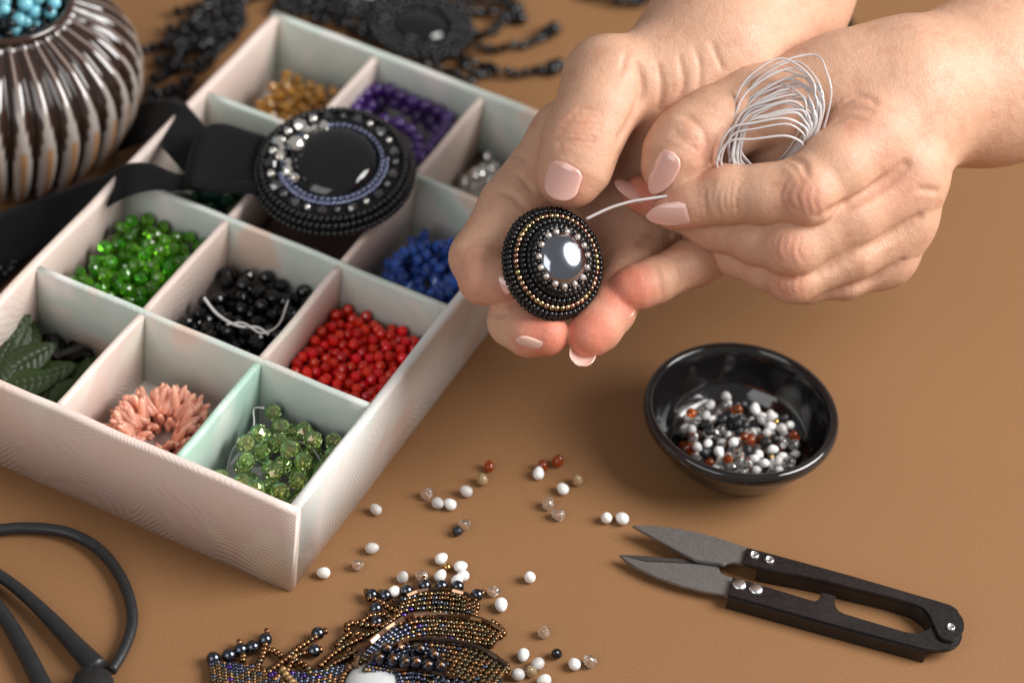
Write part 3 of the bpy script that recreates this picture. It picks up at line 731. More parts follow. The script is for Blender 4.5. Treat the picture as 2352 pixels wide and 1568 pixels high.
def on_nail(hand, f, v, x, y, dx, dy, wid, ln, material=None, lift=.15, curve=None, **kw):
    p, zo = f.front(v, x, y); n_ = f.grad(v, p)
    ax = np.array([dx, -dy, kw.pop('dz', 0.0)]); ax = ax - n_ * (ax @ n_)
    nn = n_ + np.array(kw.pop('tilt', (0, 0, 0)))
    return nail(hand, p + n_ * lift, ax, nn, wid * PXMM, ln * PXMM, curve or wid * PXMM * .85, material or M_nail, **kw)

# ---- the hand that holds the brooch (palm up, thumb on top)
W_A = (1630, 140, -185, 150)
palmA = [((1800, -130, -450, 205), (1735, 0, -330, 188), 8), ((1735, 0, -330, 188), (1640, 130, -195, 160), 14),
         (W_A, (1540, 190, -120, 118), 16), ((1640, 150, -190, 140), (1580, 330, -190, 120), 12),
         ((1600, 240, -190, 110), (1310, 320, -150, 84), 10), ((1600, 260, -200, 105), (1400, 420, -200, 80), 10), ((1600, 300, -205, 105), (1500, 490, -215, 76), 10), ((1620, 330, -205, 100), (1680, 540, -190, 70), 10), ((1500, 420, -230, 80), (1380, 560, -190, 62), 8), ((1480, 480, -230, 70), (1330, 640, -130, 50), 8)]
fingersA = [
    dict(j=[(1540, 185, -110, 112), (1398, 188, -40, 101), (1368, 255, 10, 86), (1335, 325, 35, 83), (1318, 385, 42, 77), (1305, 410, 42, 66)], kp=7, k=4.5),
    dict(j=[(1310, 325, -150, 88), (1180, 480, -85, 80), (1100, 592, -45, 66), (1112, 640, 0, 57), (1150, 646, 8, 52), (1185, 648, 4, 46)], kp=6, k=2.2),
    dict(j=[(1400, 420, -200, 76), (1200, 650, -110, 60), (1180, 738, -10, 57), (1215, 762, 22, 55), (1256, 768, 38, 51)], kp=6, k=2.2),
    dict(j=[(1500, 490, -215, 70), (1440, 630, -100, 60), (1402, 712, -10, 56), (1372, 752, 25, 55), (1353, 770, 35, 52)], kp=6, k=2.2),
    dict(j=[(1690, 545, -180, 64), (1592, 603, -80, 55), (1502, 645, -15, 51), (1462, 660, 2, 50), (1446, 666, 5, 46)], kp=6, k=2.2)]
cA = []
for k, (y, l_, r_) in enumerate(((268, 1292, 1400), (282, 1275, 1398), (296, 1268, 1392), (309, 1262, 1385), (322, 1262, 1380), (334, 1268, 1372), (254, 1310, 1398))):
    cA.append(([(l_ + 14, y + 6), ((l_ + r_) / 2 - 20, y - 4 + 3 * (k % 2)), (r_ - 18, y + 2)], .34 if k < 5 else .2, .55))
cA += [([(1462, 150), (1474, 195), (1468, 235), (1448, 280), (1424, 318)], 1.5, 1.1), ([(1512, 150), (1520, 200), (1514, 250)], .5, .9), ([(1556, 130), (1566, 190), (1556, 240)], .42, .8), ([(1592, 110), (1606, 160), (1600, 220)], .38, .8), ([(1640, 100), (1652, 160)], .3, .8),
       ([(1440, 120), (1432, 150), (1420, 170)], .25, .8),
       ([(1215, 372), (1190, 356), (1165, 352)], .55, .9), ([(1205, 478), (1180, 452), (1150, 440)], .6, .9), ([(1060, 566), (1100, 556), (1150, 562), (1190, 580)], .7, 1.0), ([(1190, 400), (1220, 430)], .4, .9),
       ([(1540, 582), (1562, 610), (1568, 650)], .55, .8), ([(1500, 604), (1516, 636), (1518, 680)], .3, .8), ([(1470, 560), (1500, 540), (1540, 540)], .5, 1.2), ([(1120, 715), (1140, 722), (1160, 722)], .4, .9)]
redA = [(1262, 766, 70, 85, 1.25), (1350, 768, 80, 85, 1.25), (1440, 664, 50, 85, 1.25), (1180, 660, 50, 60, .6), (1300, 440, 80, 70, .45), (1330, 300, 110, 60, .3), (1100, 640, 30, 80, .35)]
handA, fA, vA = build_hand('hand with palm turned up, pressing the round beaded brooch under its thumb', palmA, fingersA, cA, redA, (1010, -160, -620), (2010, 850, 150), .5)
on_nail(handA, fA, vA, 1290, 415, -.36, .93, 90, 88, lift=1.0, tilt=(-.15, 0, .1), sag=-.03)
nail(handA, Cm(1148, 656, 63), (.75, -.45, .25), (-.45, -.35, .8), 44 * PXMM, 56 * PXMM, 3.2, M_nail)
on_nail(handA, fA, vA, 1226, 797, .88, .36, 44, 88, M_nailtip, lift=.25, tilt=(-.2, -.4, 0))
nail(handA, Cm(1336, 813, 36), (-.30, -.72, .60), (-.30, -.62, -.60), 72 * PXMM, 80 * PXMM, 4.6, M_nailtip)
nail(handA, Cm(1430, 708, 7), (-.30, -.72, .60), (-.30, -.62, -.60), 62 * PXMM, 70 * PXMM, 4.0, M_nailtip)

# ---- the hand that pinches the thread (back of the hand up)
palmB = [((2460, 130, -380, 190), (2280, 180, -260, 176), 8), ((2280, 180, -260, 176), (2080, 235, -125, 158), 14),
         ((2075, 225, -120, 145), (2000, 315, -10, 110), 9), ((2066, 280, -105, 108), (2080, 400, -25, 94), 9), ((2046, 320, -115, 105), (2062, 495, -60, 84), 8), ((2010, 350, -130, 105), (2026, 580, -100, 76), 8),
         ((2060, 210, -125, 140), (1915, 205, -90, 108), 14), ((1940, 300, -120, 90), (1860, 400, -110, 80), 10), ((1940, 330, -130, 90), (1880, 520, -120, 90), 10), ((1920, 280, -130, 90), (1740, 330, -110, 62), 8), ((1880, 420, -120, 80), (1760, 400, -90, 60), 8)]
fingersB = [
    dict(j=[(1925, 205, -85, 112), (1735, 250, -35, 93), (1640, 290, 0, 84), (1580, 326, 30, 78), (1552, 365, 38, 72), (1538, 392, 38, 58)], kp=8, k=4.5),
    dict(j=[(1992, 322, 20, 96), (1920, 385, 75, 86), (1850, 435, 105, 76), (1760, 446, 92, 67), (1665, 446, 72, 66), (1590, 463, 55, 57), (1544, 480, 46, 47)], kp=6, k=2.6, bump=((1858, 452, 122, 62, 3.0),)),
    dict(j=[(2075, 402, -20, 90), (1950, 490, 30, 80), (1822, 562, 58, 70), (1740, 545, 20, 60), (1640, 515, -20, 56), (1540, 470, -48, 50), (1470, 446, -50, 44)], kp=5, k=2.6, bump=((1812, 570, 72, 56, 3.0),)),
    dict(j=[(2060, 500, -55, 82), (1950, 572, -10, 72), (1828, 634, 12, 58), (1760, 615, -30, 50), (1690, 585, -70, 48), (1610, 545, -100, 42)], kp=5, k=2.6, bump=((1816, 640, 24, 48, 3.0),)),
    dict(j=[(2025, 585, -95, 72), (1940, 630, -70, 56), (1850, 652, -62, 44), (1780, 632, -90, 40), (1720, 610, -120, 38)], kp=5, k=2.2)]
cB = []
for k, x in enumerate((1640, 1652, 1665, 1678, 1692, 1626)):
    cB.append(([(x + 6, 415), (x - 4 + 2 * (k % 2), 450), (x + 4, 495)], .22, .5))
for k, (dx) in enumerate((-34, -16, 0, 18, 36)):
    cB.append(([(1842 + dx, 420 + dx * .3), (1830 + dx * 1.1, 455 + dx * .1), (1846 + dx, 492)], .17, .6))
    cB.append(([(1806 + dx, 545), (1798 + dx, 575), (1808 + dx, 605)], .17, .55))
    cB.append(([(1806 + dx * .9, 632), (1800 + dx * .9, 652), (1808 + dx * .9, 675)], .16, .5))
cB += [([(1880, 498), (1960, 460), (2040, 414), (2078, 382)], 1.5, 1.5), ([(1880, 632), (1960, 590), (2050, 540), (2110, 500)], 1.2, 1.3), ([(1930, 668), (2010, 640), (2070, 600)], .6, 1.3),
       ([(1935, 240), (1965, 222), (1995, 226), (2010, 236)], .5, 1.0), ([(1925, 262), (1960, 246), (2000, 254)], .34, 1.0), ([(1905, 285), (1940, 272), (1985, 280)], .35, 1.0),
       ([(1612, 300), (1622, 330), (1616, 365)], .55, 1.0), ([(1560, 262), (1590, 275), (1612, 300)], .3, 1.0), ([(1548, 300), (1575, 318), (1604, 322)], .22, .6), ([(1545, 314), (1575, 332), (1604, 338)], .22, .6), ([(1806, 362), (1840, 372), (1852, 400)], .5, 1.0),
       ([(2110, 430), (2130, 440), (2150, 436)], .4, 1.0), ([(1790, 364), (1830, 392), (1846, 420)], .25, .8)]
redB = [(1545, 490, 90, 60, .55), (1470, 450, 0, 70, 1.0), (1850, 450, 180, 60, .40), (1812, 575, 140, 55, .45), (1812, 645, 70, 50, .45), (1620, 350, 100, 70, .3), (2000, 300, 110, 110, .22), (2070, 420, 70, 90, .2)]
handB, fB, vB = build_hand('hand seen from its back, pinching the end of a clear thread', palmB, fingersB, cB, redB, (1400, -80, -600), (2470, 720, 240), .5)
on_nail(handB, fB, vB, 1519, 399, -.56, .83, 66, 118, lift=.5, tilt=(-.15, 0, .1), a0=.42)
on_nail(handB, fB, vB, 1536, 496, -.97, .22, 64, 112, lift=.5, tilt=(0, -.25, .2), a0=.40)
nail(handB, Cm(1454, 432, -8), (-.80, .36, .2), (-.1, .65, .75), 54 * PXMM, 92 * PXMM, 3.8, M_nail, a0=.42)

# ================================================================== the brooch in the hand
BC = Cm(1272, 604, 62)                                    # centre of its back plate
tl = math.radians(22); tu = math.radians(-9)
bn = np.array([math.sin(tl), -math.sin(tu), math.cos(tl)]); bn /= np.linalg.norm(bn)
b1 = np.array([math.cos(tl), 0, -math.sin(tl)]); b1 -= bn * (b1 @ bn); b1 /= np.linalg.norm(b1); b2 = np.cross(bn, b1)
BR = np.array([CM3 @ b1, CM3 @ b2, CM3 @ bn]).T            # local brooch axes in the world
BM = Matrix.Identity(4)
for i in range(3):
    for j in range(3): BM[i][j] = BR[i][j]
    BM[i][3] = C2W(BC)[i]
brooch = thing('brooch', 'round black beaded brooch with a gold bead ring and grey domed stone', 'brooch', BM.translation)
brooch.rotation_euler = BM.to_euler()
BM = brooch.matrix_basis.copy()
EY = 1.07                                                  # slightly taller than wide
RO = 13.6
obj('backing', lathe('backing', [(.001, -1.6), (RO * .93 * MM / MM, -1.6), (RO * .99, -.6), (RO * .97, .2), (RO * .86, 1.6), (RO * .70, 3.0), (RO * .56, 4.6), (RO * .5, 5.9), (.001, 5.9)], 64), M_felt, brooch, BM @ Matrix.Diagonal((MM, EY * MM, MM, 1)))
def bead_ring(name, meshes, r, z, n, parent, M0, ey=1.0, jit=.06, a0=0.0, rnd=True, axis='t', skip=None, lean=0.0, jz=.0, a1=2 * math.pi):
    # n beads along an ellipse, evenly by arc length
    ts = np.linspace(0, a1, 720) + a0; P = np.stack([r * np.cos(ts), r * ey * np.sin(ts)], 1)
    L = np.r_[0, np.cumsum(np.linalg.norm(np.diff(P, axis=0), axis=1))]
    for k in range(n):
        t = np.interp((k + random.uniform(-jit, jit)) / (n if a1 > 6.2 else n - 1) * L[-1], L, ts)
        rr = r + random.uniform(-jit, jit) * .6
        p_ = Vector((rr * math.cos(t), rr * ey * math.sin(t), z + random.uniform(-jz, jz)))
        d = Vector((-math.sin(t), ey * math.cos(t), 0)).normalized()
        radial = Vector((math.cos(t), math.sin(t), 0))
        if axis == 'r': d = (radial * math.cos(lean) - Vector((0, 0, 1)) * math.sin(lean))
        d = (d + Vector((random.uniform(-1, 1), random.uniform(-1, 1), random.uniform(-1, 1))) * jit * 1.2).normalized()
        put(name, random.choice(meshes), M0 @ frame(p_ * MM, d, (random.uniform(-.2, .2), random.uniform(-.2, .2), 1) if axis == 't' else radial.cross(Vector((0, 0, 1)))), parent)
sb = [shaped(seed_shape, M_black, 1.95, 1.32), shaped(seed_shape, M_black, 1.85, 1.2), shaped(seed_shape, M_black, 2.0, 1.4)]
bead_ring('seed_bead', sb, RO * 1.00, -.9, 66, brooch, BM, EY)
bead_ring('seed_bead', sb, RO * .955, .55, 62, brooch, BM, EY)
bead_ring('gold_bead', [shaped(seed_shape, M_gold, 1.75, 1.45), shaped(seed_shape, M_gold, 1.7, 1.35)], RO * .845, 1.9, 50, brooch, BM, EY)
bead_ring('seed_bead', sb, RO * .735, 3.0, 46, brooch, BM, EY)
cb = [shaped(cyl_shape, M_black, 1.6, 1.35), shaped(cyl_shape, M_black, 1.6, 1.5)]
bead_ring('seed_bead', cb, RO * .635, 4.2, 38, brooch, BM, EY)
bead_ring('seed_bead', cb, RO * .58, 5.4, 36, brooch, BM, EY, jit=.1)
bead_ring('crystal_bead', [shaped(seed_shape, M_crystal, 1.75, 1.7)], RO * .505, 6.5, 15, brooch, BM, EY, jit=.1, a0=.1)
bead_ring('seed_bead', [shaped(seed_shape, M_black, 1.2, .9)], RO * .515, 6.2, 30, brooch, BM, EY, jit=.15, a0=.1)
def facet_dome(r, h):
    me = dome_mesh(r, r * EY, h, 40, 12); return me
cab = obj('cabochon', facet_dome(6.7, 3.1), M_hemcab, brooch, BM @ Matrix.Translation((0, 0, 6.2 * MM)))

# ================================================================== thread coil in the other hand
loops = []
random.seed(21)
def loop(xl, yl, xt, yt, xr, yr, z, zb):
    z = max(z, 62 + 18 * math.sin(xl)); zb = max(zb, 60)
    return [(xl + 30, yl + 45, zb - 30), (xl, yl, zb), (xl + (xt - xl) * .18, (yl + yt) / 2 - 18, z), (xl + (xt - xl) * .55, yt + (yl - yt) * .12, z + 10), (xt, yt, z + 12), (xr - 8, yt + (yr - yt) * .22, max(z, 112)), (xr, (yt + yr) / 2, 112), (xr - 30, yr, 70), (xr - 75, yr + 55, 0)]
specs = [(1650, 352, 1870, 126, 1908, 330, 40, 60), (1672, 330, 1800, 135, 1870, 330, 30, 40), (1690, 330, 1830, 142, 1885, 335, 45, 50)]
for k in range(18):
    q = k / 17
    specs.append((1668 + 30 * random.random() + 8 * q, 372 - 40 * random.random(), 1822 + 20 * random.uniform(-1, 1), 158 + 105 * q + random.uniform(-8, 8), 1888 - 30 * q + random.uniform(-8, 8), 338 + random.uniform(-12, 12), 40 + 70 * q + random.uniform(-12, 12), 75 + 20 * random.random()))
specs += [(1650, 358, 1800, 272, 1852, 352, 120, 100), (1656, 372, 1805, 285, 1846, 356, 126, 105), (1646, 376, 1800, 312, 1842, 360, 128, 108), (1700, 340, 1790, 190, 1850, 330, 20, 30)]
coil = thing('thread_coil', 'coil of clear nylon thread looped inside the pinching hand', 'thread', CV(1760, 360, 0))
for sp in specs:
    pts = [tuple(CV(*q)) for q in bezier_pts(loop(*sp), 60)]
    obj('thread_loop', tube('thread_loop', pts, random.uniform(.30, .40) * MM, 7), M_thread, coil)
pts = [tuple(CV(*q)) for q in bezier_pts([(1600, 440, 62), (1540, 449, 80), (1487, 457, 86), (1450, 463, 86), (1400, 478, 88), (1346, 503, 92)], 50)]
obj('thread_end', tube('thread_end', pts, .42 * MM, 8), M_thread, coil)

# ================================================================== black bowl with beads
bx, by = Gm(1704, 937, 18.5)[:2]
BW = Matrix.Translation((bx * MM, by * MM, 0))
bowl = thing('bowl', 'small black glazed bowl holding mixed drop beads', 'bowl', BW.translation)
outer = [(12.5, .2), (14.5, 0.0), (15.6, .3), (16.6, 1.2), (20.0, 4.2), (23.2, 8.6), (25.0, 12.2), (25.7, 13.4), (26.4, 13.8), (27.2, 14.9), (27.6, 16.6), (27.2, 18.1), (26.3, 18.6), (25.3, 18.3), (24.7, 17.4), (24.3, 16.3), (23.2, 11.5), (21.4, 7.0), (19.2, 4.6), (18.2, 3.8), (17.0, 3.2), (14, 2.7), (8, 2.5), (.01, 2.5)]
pr = bezier_pts([(r, 0, z) for r, z in outer], 90)[:, [0, 2]]
me = lathe('bowl_body', [(.001, .6), (12.3, .6)] + [(max(r, .001), max(z, 0.02)) for r, z in pr], 72); me.transform(Matrix.Scale(MM, 4)); obj('bowl_body', me, M_bowl, bowl, BW)
kinds = [(M_white, 'glossy white drop bead in the black bowl', 'white beads in the bowl', 'drop_bead', 50), (M_frost, 'frosted white drop bead in the black bowl', 'frosted beads in the bowl', 'drop_bead', 34),
         (M_clear, 'clear glass drop bead in the black bowl', 'clear beads in the bowl', 'drop_bead', 46), (M_blackmatte, 'black drop bead in the black bowl', 'black beads in the bowl', 'drop_bead', 40),
         (M_amber, 'amber glass drop bead in the black bowl', 'amber beads in the bowl', 'drop_bead', 26), (M_goldbead, 'tiny gold bead in the black bowl', 'gold beads in the bowl', 'gold_bead', 9)]
seq = [k for k in kinds for _ in range(k[4])]; random.shuffle(seq); placed = []
def floor_z(r): return np.interp(r, [0, 8, 14, 17.0, 18.2, 19.2, 21.4, 23.2], [2.5, 2.5, 2.7, 3.2, 3.8, 4.6, 7.0, 11.5])
for (mt, lb, gp, nm, _) in seq:
    rad = 1.0 if nm == 'gold_bead' else random.uniform(1.35, 1.6); best = None
    for _t in range(5):
        a = random.uniform(0, 2 * math.pi); q = 16.5 * math.sqrt(random.random()); x, y = q * math.cos(a) + 1.0, q * math.sin(a) * .86 - 1.0
        rr = math.hypot(x, y); z = max(floor_z(rr), floor_z(rr + rad * .8) - .6) + rad * .96
        for (X_, Y_, Z_, R_) in placed:
            d2 = (X_ - x) ** 2 + (Y_ - y) ** 2; RR = (rad + R_) * .93
            if d2 < RR * RR: z = max(z, Z_ + math.sqrt(RR * RR - d2))
        if best is None or z < best[2]: best = (x, y, z)
    x, y, z = best; placed.append((x, y, z, rad))
    me = shaped(drop_shape, mt, 3.15) if nm == 'drop_bead' else shaped(ball_shape, mt, 2.0, 12, 8)
    tag(put(nm, me, BW @ at(Vector((x, y, z)) * MM, rand_rot(), rad / 1.6 if nm == 'drop_bead' else 1.0)), lb, 'bead', gp)

# ================================================================== loose beads on the table
LB = dict(w=(M_white, 'glossy white drop bead lying loose on the brown table', 'loose white beads on the table'), c=(M_clear, 'clear glass drop bead lying loose on the brown table', 'loose clear beads on the table'),
          f=(M_frost, 'frosted drop bead lying loose on the brown table', 'loose frosted beads on the table'), a=(M_amber, 'amber glass drop bead lying loose on the brown table', 'loose amber beads on the table'),
          p=(M_pearl, 'pearly white drop bead lying beside the bronze beadwork flower', 'loose pearly beads by the flower'))
def loose(zx, zy, k, s=1.0):
    x, y = 715 + .3522 * zx, 1016 + .3522 * zy; s = s * 1.1; rad = 1.55 * s
    rot = Matrix.Rotation(random.uniform(0, 6.28), 4, 'Z') @ Matrix.Rotation(random.choice((random.uniform(-.35, .35), random.uniform(-1.3, -.6))), 4, 'Y')
    M_ = at(G(x, y, rad), rot, s)
    if k == 'b': o = put('drop_bead', shaped(drop_shape, M_black, 3.1), M_); tag(o, 'glossy black drop bead lying beside loose white beads', 'bead')
    elif k == 'k': o = put('round_bead', shaped(seed_shape, M_blackmatte, 2.9, 2.3, .3), at(G(x, y, 1.4), Matrix.Rotation(-.9, 4, 'Z') @ Matrix.Rotation(.25, 4, 'Y'))); tag(o, 'matte black round bead with a hole touching a clear bead', 'bead')
    elif k == 'g': o = put('drop_bead', shaped(drop_shape, M_goldlined, 3.0), M_); tag(o, 'clear bead with a gold lining lying loose on the table', 'bead', 'loose gold lined beads')
    elif k == 'o': o = put('round_bead', shaped(ball_shape, M_goldbead, 2.3, 16, 10), at(G(x, y, 1.15))); tag(o, 'small gold bead between loose white beads above the beadwork flower', 'bead')
    else:
        mt, lb, gp = LB[k]; o = put('drop_bead', shaped(drop_shape, mt, 3.1), M_); tag(o, lb, 'bead', gp)
for q in ((1160, 158, 'a', .9), (1510, 155, 'a', .95), (1607, 122, 'a', 1.05), (1482, 203, 'w'), (1117, 243, 'g'), (1013, 318, 'f'), (752, 335, 'c'), (823, 393, 'f'), (908, 403, 'w'), (423, 437, 'f', .95), (1000, 533, 'c'), (953, 578, 'k'),
          (1543, 400, 'c'), (1612, 470, 'c'), (1642, 303, 'w'), (1735, 245, 'g'), (1925, 490, 'w'), (2030, 495, 'w', 1.08), (393, 688, 'f'), (302, 798, 'c', .95), (83, 848, 'p'), (845, 757, 'p'), (885, 812, 'o'), (970, 808, 'w'), (990, 868, 'w'),
          (595, 877, 'f'), (720, 868, 'c'), (840, 870, 'p'), (950, 900, 'w'), (540, 970, 'p'), (1425, 877, 'w'), (1185, 970, 'c', .9), (1238, 1053, 'w', 1.1), (1518, 1235, 'c'), (1383, 1380, 'w'), (1600, 1375, 'b', .9), (1478, 1440, 'f', 1.05),
          (1432, 1490, 'g'), (1350, 1510, 'f', 1.05), (1522, 1546, 'p'), (1717, 1443, 'w'), (1817, 1425, 'c', 1.05)): loose(*q)

# ================================================================== thread snips
def plate(name, px, z0, z1, material, parent, bev=.25, smooth=None, closed_spline=False):
    P = [np.array([1364.2 + .4 * a, 1147.8 + .4 * b]) for a, b in px]
    bm = bmesh.new(); vs = [bm.verts.new(G(q[0], q[1], z1)) for q in P]
    fc = bm.faces.new(vs); bm.normal_update()
    if fc.normal.z < 0: fc.normal_flip()
    r = bmesh.ops.extrude_face_region(bm, geom=[fc]); vv = [e for e in r['geom'] if isinstance(e, bmesh.types.BMVert)]
    for v in vv: v.co.z = z0 * MM
    bmesh.ops.recalc_face_normals(bm, faces=bm.faces)
    if bev: bmesh.ops.bevel(bm, geom=[e for e in bm.edges if all(abs(v.co.z - z1 * MM) < 1e-7 for v in e.verts)], offset=bev * MM, segments=2, affect='EDGES')
    bmesh.ops.triangulate(bm, faces=[f for f in bm.faces if len(f.verts) > 4])
    me = bm_mesh(name, bm, False)
    return obj(name, me, material, parent)
def arc(cx, cy, r, a0, a1, n=8, e=.8): return [(cx + r * math.cos(math.radians(a)), cy + r * e * math.sin(math.radians(a))) for a in np.linspace(a0, a1, n)]
snips = thing('thread_snips', 'black handled thread snips with open grey steel blades', 'snips', G(1750, 1350, 0))
plate('blade', [(222, 145), (310, 143), (400, 150), (500, 165), (600, 185), (690, 208), (760, 230), (910, 282), (890, 372), (855, 364), (800, 355), (768, 360), (745, 372), (722, 362), (640, 352), (590, 345), (500, 300), (350, 218)], 3.6, 4.5, M_steel, snips, .15)
bl = plate('blade', [(148, 313), (300, 352), (420, 356), (580, 364), (728, 366), (718, 392), (728, 415), (755, 432), (830, 452), (790, 560), (750, 542), (640, 525), (500, 490), (370, 445), (250, 388), (190, 350)], 2.2, 3.1, M_steel, snips, .15)
plate('bevelled_edge', [(148, 313), (300, 318), (440, 332), (600, 344), (735, 352), (728, 363.5), (580, 361.5), (420, 353.5), (300, 349.5)], 2.1, 2.9, M_steel2, bl, .1)
# lower arm: channel with a raised front wall, a stop tab and a round end
plate('lower_arm', [(798, 440), (900, 468), (1000, 497), (1240, 570)] + [(1268, 576), (1290, 568), (1302, 548), (1312, 528), (1393, 548)] + [(1384, 580), (1386, 602), (1402, 630), (1440, 650)] + [(1600, 698), (1780, 752), (1850, 765), (1920, 740), (1960, 700), (2080, 700)] + arc(2010, 775, 105, -20, 85, 9) + [(1960, 862), (1910, 858), (1500, 748), (1100, 637), (770, 545)], 3.9, 4.7, M_blkmetal, snips, .2)
plate('lower_arm_wall', [(770, 548), (1100, 640), (1500, 751), (1910, 861), (1908, 872), (1500, 762), (1100, 651), (768, 559)], .3, 4.55, M_blkmetal, snips, .3)
plate('lower_arm_floor', [(1912, 858), (1960, 864)] + arc(2010, 777, 104, 85, -20, 9)[:] + [(2060, 720), (1900, 820)], .3, 1.1, M_blkmetal, snips, .2)
# upper arm
plate('upper_arm', [(880, 272), (1200, 357), (1500, 440), (1800, 528), (2000, 586), (2060, 606), (2085, 624)] + arc(2043, 716, 84, -48, 140, 16, 1.07) + [(1955, 720), (1925, 655), (1890, 618), (1840, 596), (1700, 556), (1500, 508), (1300, 456), (1180, 432), (1060, 412), (940, 388), (855, 363)], 5.0, 5.8, M_blkmetal, snips, .2)
plate('upper_arm_wall', [(940, 386), (1180, 431), (1300, 455), (1500, 507), (1700, 555), (1840, 595), (1890, 617), (1925, 655), (1948, 712), (1938, 722), (1908, 668), (1870, 640), (1830, 612), (1690, 566), (1490, 518), (1290, 466), (1170, 442), (940, 398)], .4, 4.95, M_blkmetal, snips, .2)
plate('upper_arm_spine', [(880, 270), (1200, 355), (1500, 438), (1800, 526), (2000, 584), (2050, 600), (2050, 608), (2000, 593), (1500, 447), (880, 279)], 1.5, 5.6, M_blkmetal, snips, .2)
def rivet(zx, zy, z, r, hollow, h=.7):
    c_ = G(1364.2 + .4 * zx, 1147.8 + .4 * zy, z)
    prof = [(r, 0), (r * .98, h * .5), (r * .8, h), (r * .62, h * .95), (r * .45, h * .35), (r * .3, h * .3), (.01, h * .3)] if hollow else [(r, 0), (r * .97, h * .35), (r * .8, h * .75), (r * .5, h * .95), (.01, h)]
    me = lathe('rivet', [(.01, -.1)] + prof, 24); me.transform(Matrix.Scale(MM, 4)); obj('rivet', me, M_rivet, snips, Matrix.Translation(c_))
for a in ((920, 318, 5.8, 1.35, True), (1007, 346, 5.8, 1.35, True), (835, 485, 4.7, 1.95, False), (930, 511, 4.7, 1.95, False), (2048, 732, 5.8, 1.25, True)): rivet(*a)

# ================================================================== iron scissors, lower left
iron = thing('iron_scissors', 'black forged iron scissors with wide looped handles', 'scissors', G(235, 1548, 0))
def rod(name, pts, rads, z=3.0, flat=1.0):
    Q = bezier_pts([(x, y, 0) for x, y in pts], 60); rr = np.interp(np.linspace(0, 1, 60), np.linspace(0, 1, len(rads)), rads)
    W_ = [G(q[0], q[1], z + zz) for q, zz in zip(Q, [0] * 60)]
    return obj(name, tube(name, W_, rr * MM, 16), M_iron, iron)
rod('handle_loop', [(-330, 1420), (-250, 1310), (-130, 1240), (0, 1216), (90, 1213), (170, 1228), (235, 1268), (282, 1333), (303, 1400), (300, 1450), (280, 1500), (256, 1540)], [1.55, 1.55, 1.6, 1.55, 1.5, 1.35], 2.2)
rod('shank', [(-330, 1420), (-150, 1300), (-60, 1290), (0, 1322), (60, 1368), (120, 1425), (180, 1488), (225, 1535)], [1.5, 1.5, 1.6, 1.8, 2.3, 3.0], 3.0)
rod('shank', [(-300, 1250), (-60, 1330), (-20, 1375), (20, 1430), (60, 1500), (95, 1568), (130, 1640)], [1.6, 1.7, 2.0, 2.2, 2.4, 2.4], 2.6)
plate_px = [(178, 1530), (205, 1520), (240, 1526), (262, 1545), (255, 1600), (215, 1660), (150, 1660), (150, 1600)]
bm = bmesh.new(); fc = bm.faces.new([bm.verts.new(G(x, y, 6.0)) for x, y in plate_px]); r_ = bmesh.ops.extrude_face_region(bm, geom=[fc])
for v in r_['geom']:
    if isinstance(v, bmesh.types.BMVert): v.co.z = .2 * MM
bmesh.ops.recalc_face_normals(bm, faces=bm.faces); bmesh.ops.bevel(bm, geom=list(bm.edges), offset=.9 * MM, segments=3, affect='EDGES')
obj('pivot_block', bm_mesh('pivot_block', bm), M_iron, iron)

# ================================================================== beadwork flower, front
def Fp(zx, zy): return (451.6 + .32 * zx, 1288.9 + .32 * zy)
def FG(zx, zy, z): return G(*Fp(zx, zy), z)
flower = thing('beadwork_flower', 'bronze and blue beaded flower applique with a white stone and bead fringe', 'beadwork', FG(1265, 930, 0))
fl_seeds = []                                             # (mesh, matrix), sorted later into singly built and joined ones
SEED_N = [0]
delica = lambda m_: shaped(cyl_shape, m_, 1.5, 1.36)
def backing(px, z0, z1, name='backing'):
    bm = bmesh.new(); fc = bm.faces.new([bm.verts.new(FG(x, y, z1)) for x, y in px]); r_ = bmesh.ops.extrude_face_region(bm, geom=[fc])
    for v in r_['geom']:
        if isinstance(v, bmesh.types.BMVert): v.co.z = z0 * MM
    obj(name, bm_mesh(name, bm, False), M_felt, flower)
def rows(outer, inner, n, z0, z1, pick, step=1.5, skip_first=0):
    A = bezier_pts([(*q, 0) for q in outer], 80); B = bezier_pts([(*q, 0) for q in inner], 80)
    for r in range(skip_first, n):
        t = (r + .5) / n; L = A * (1 - t) + B * t; z = z0 + (z1 - z0) * t
        W_ = resample([tuple(FG(q[0], q[1], z)) for q in L], step * MM)
        for i, q in enumerate(W_):
            d = Vector(W_[min(i + 1, len(W_) - 1)]) - Vector(W_[max(i - 1, 0)])
            mt = pick(i / len(W_), t)
            fl_seeds.append((delica(mt), frame(Vector(q) + Vector((random.uniform(-.08, .08), random.uniform(-.08, .08), random.uniform(-.15, .2))) * MM, d + Vector((random.uniform(-1, 1), random.uniform(-1, 1), random.uniform(-1, 1))) * .12 * d.length, (random.uniform(-.5, .5), random.uniform(-.5, .5), 1))))
def bugles(path, z, mats, ln=3.0):
    W_ = resample([tuple(FG(q[0], q[1], z)) for q in bezier_pts([(*q, 0) for q in path], 90)], ln * 1.04 * MM)
    for a, b in zip(W_[:-1], W_[1:]):
        put('bugle_bead', shaped(hex_shape, random.choice(mats), 1.5, ln), frame((Vector(a) + Vector(b)) / 2, Vector(b) - Vector(a), (random.uniform(-.5, .5), random.uniform(-.5, .5), 1)), flower)
seedF = lambda m_: shaped(seed_shape, m_, 1.95, 1.35)
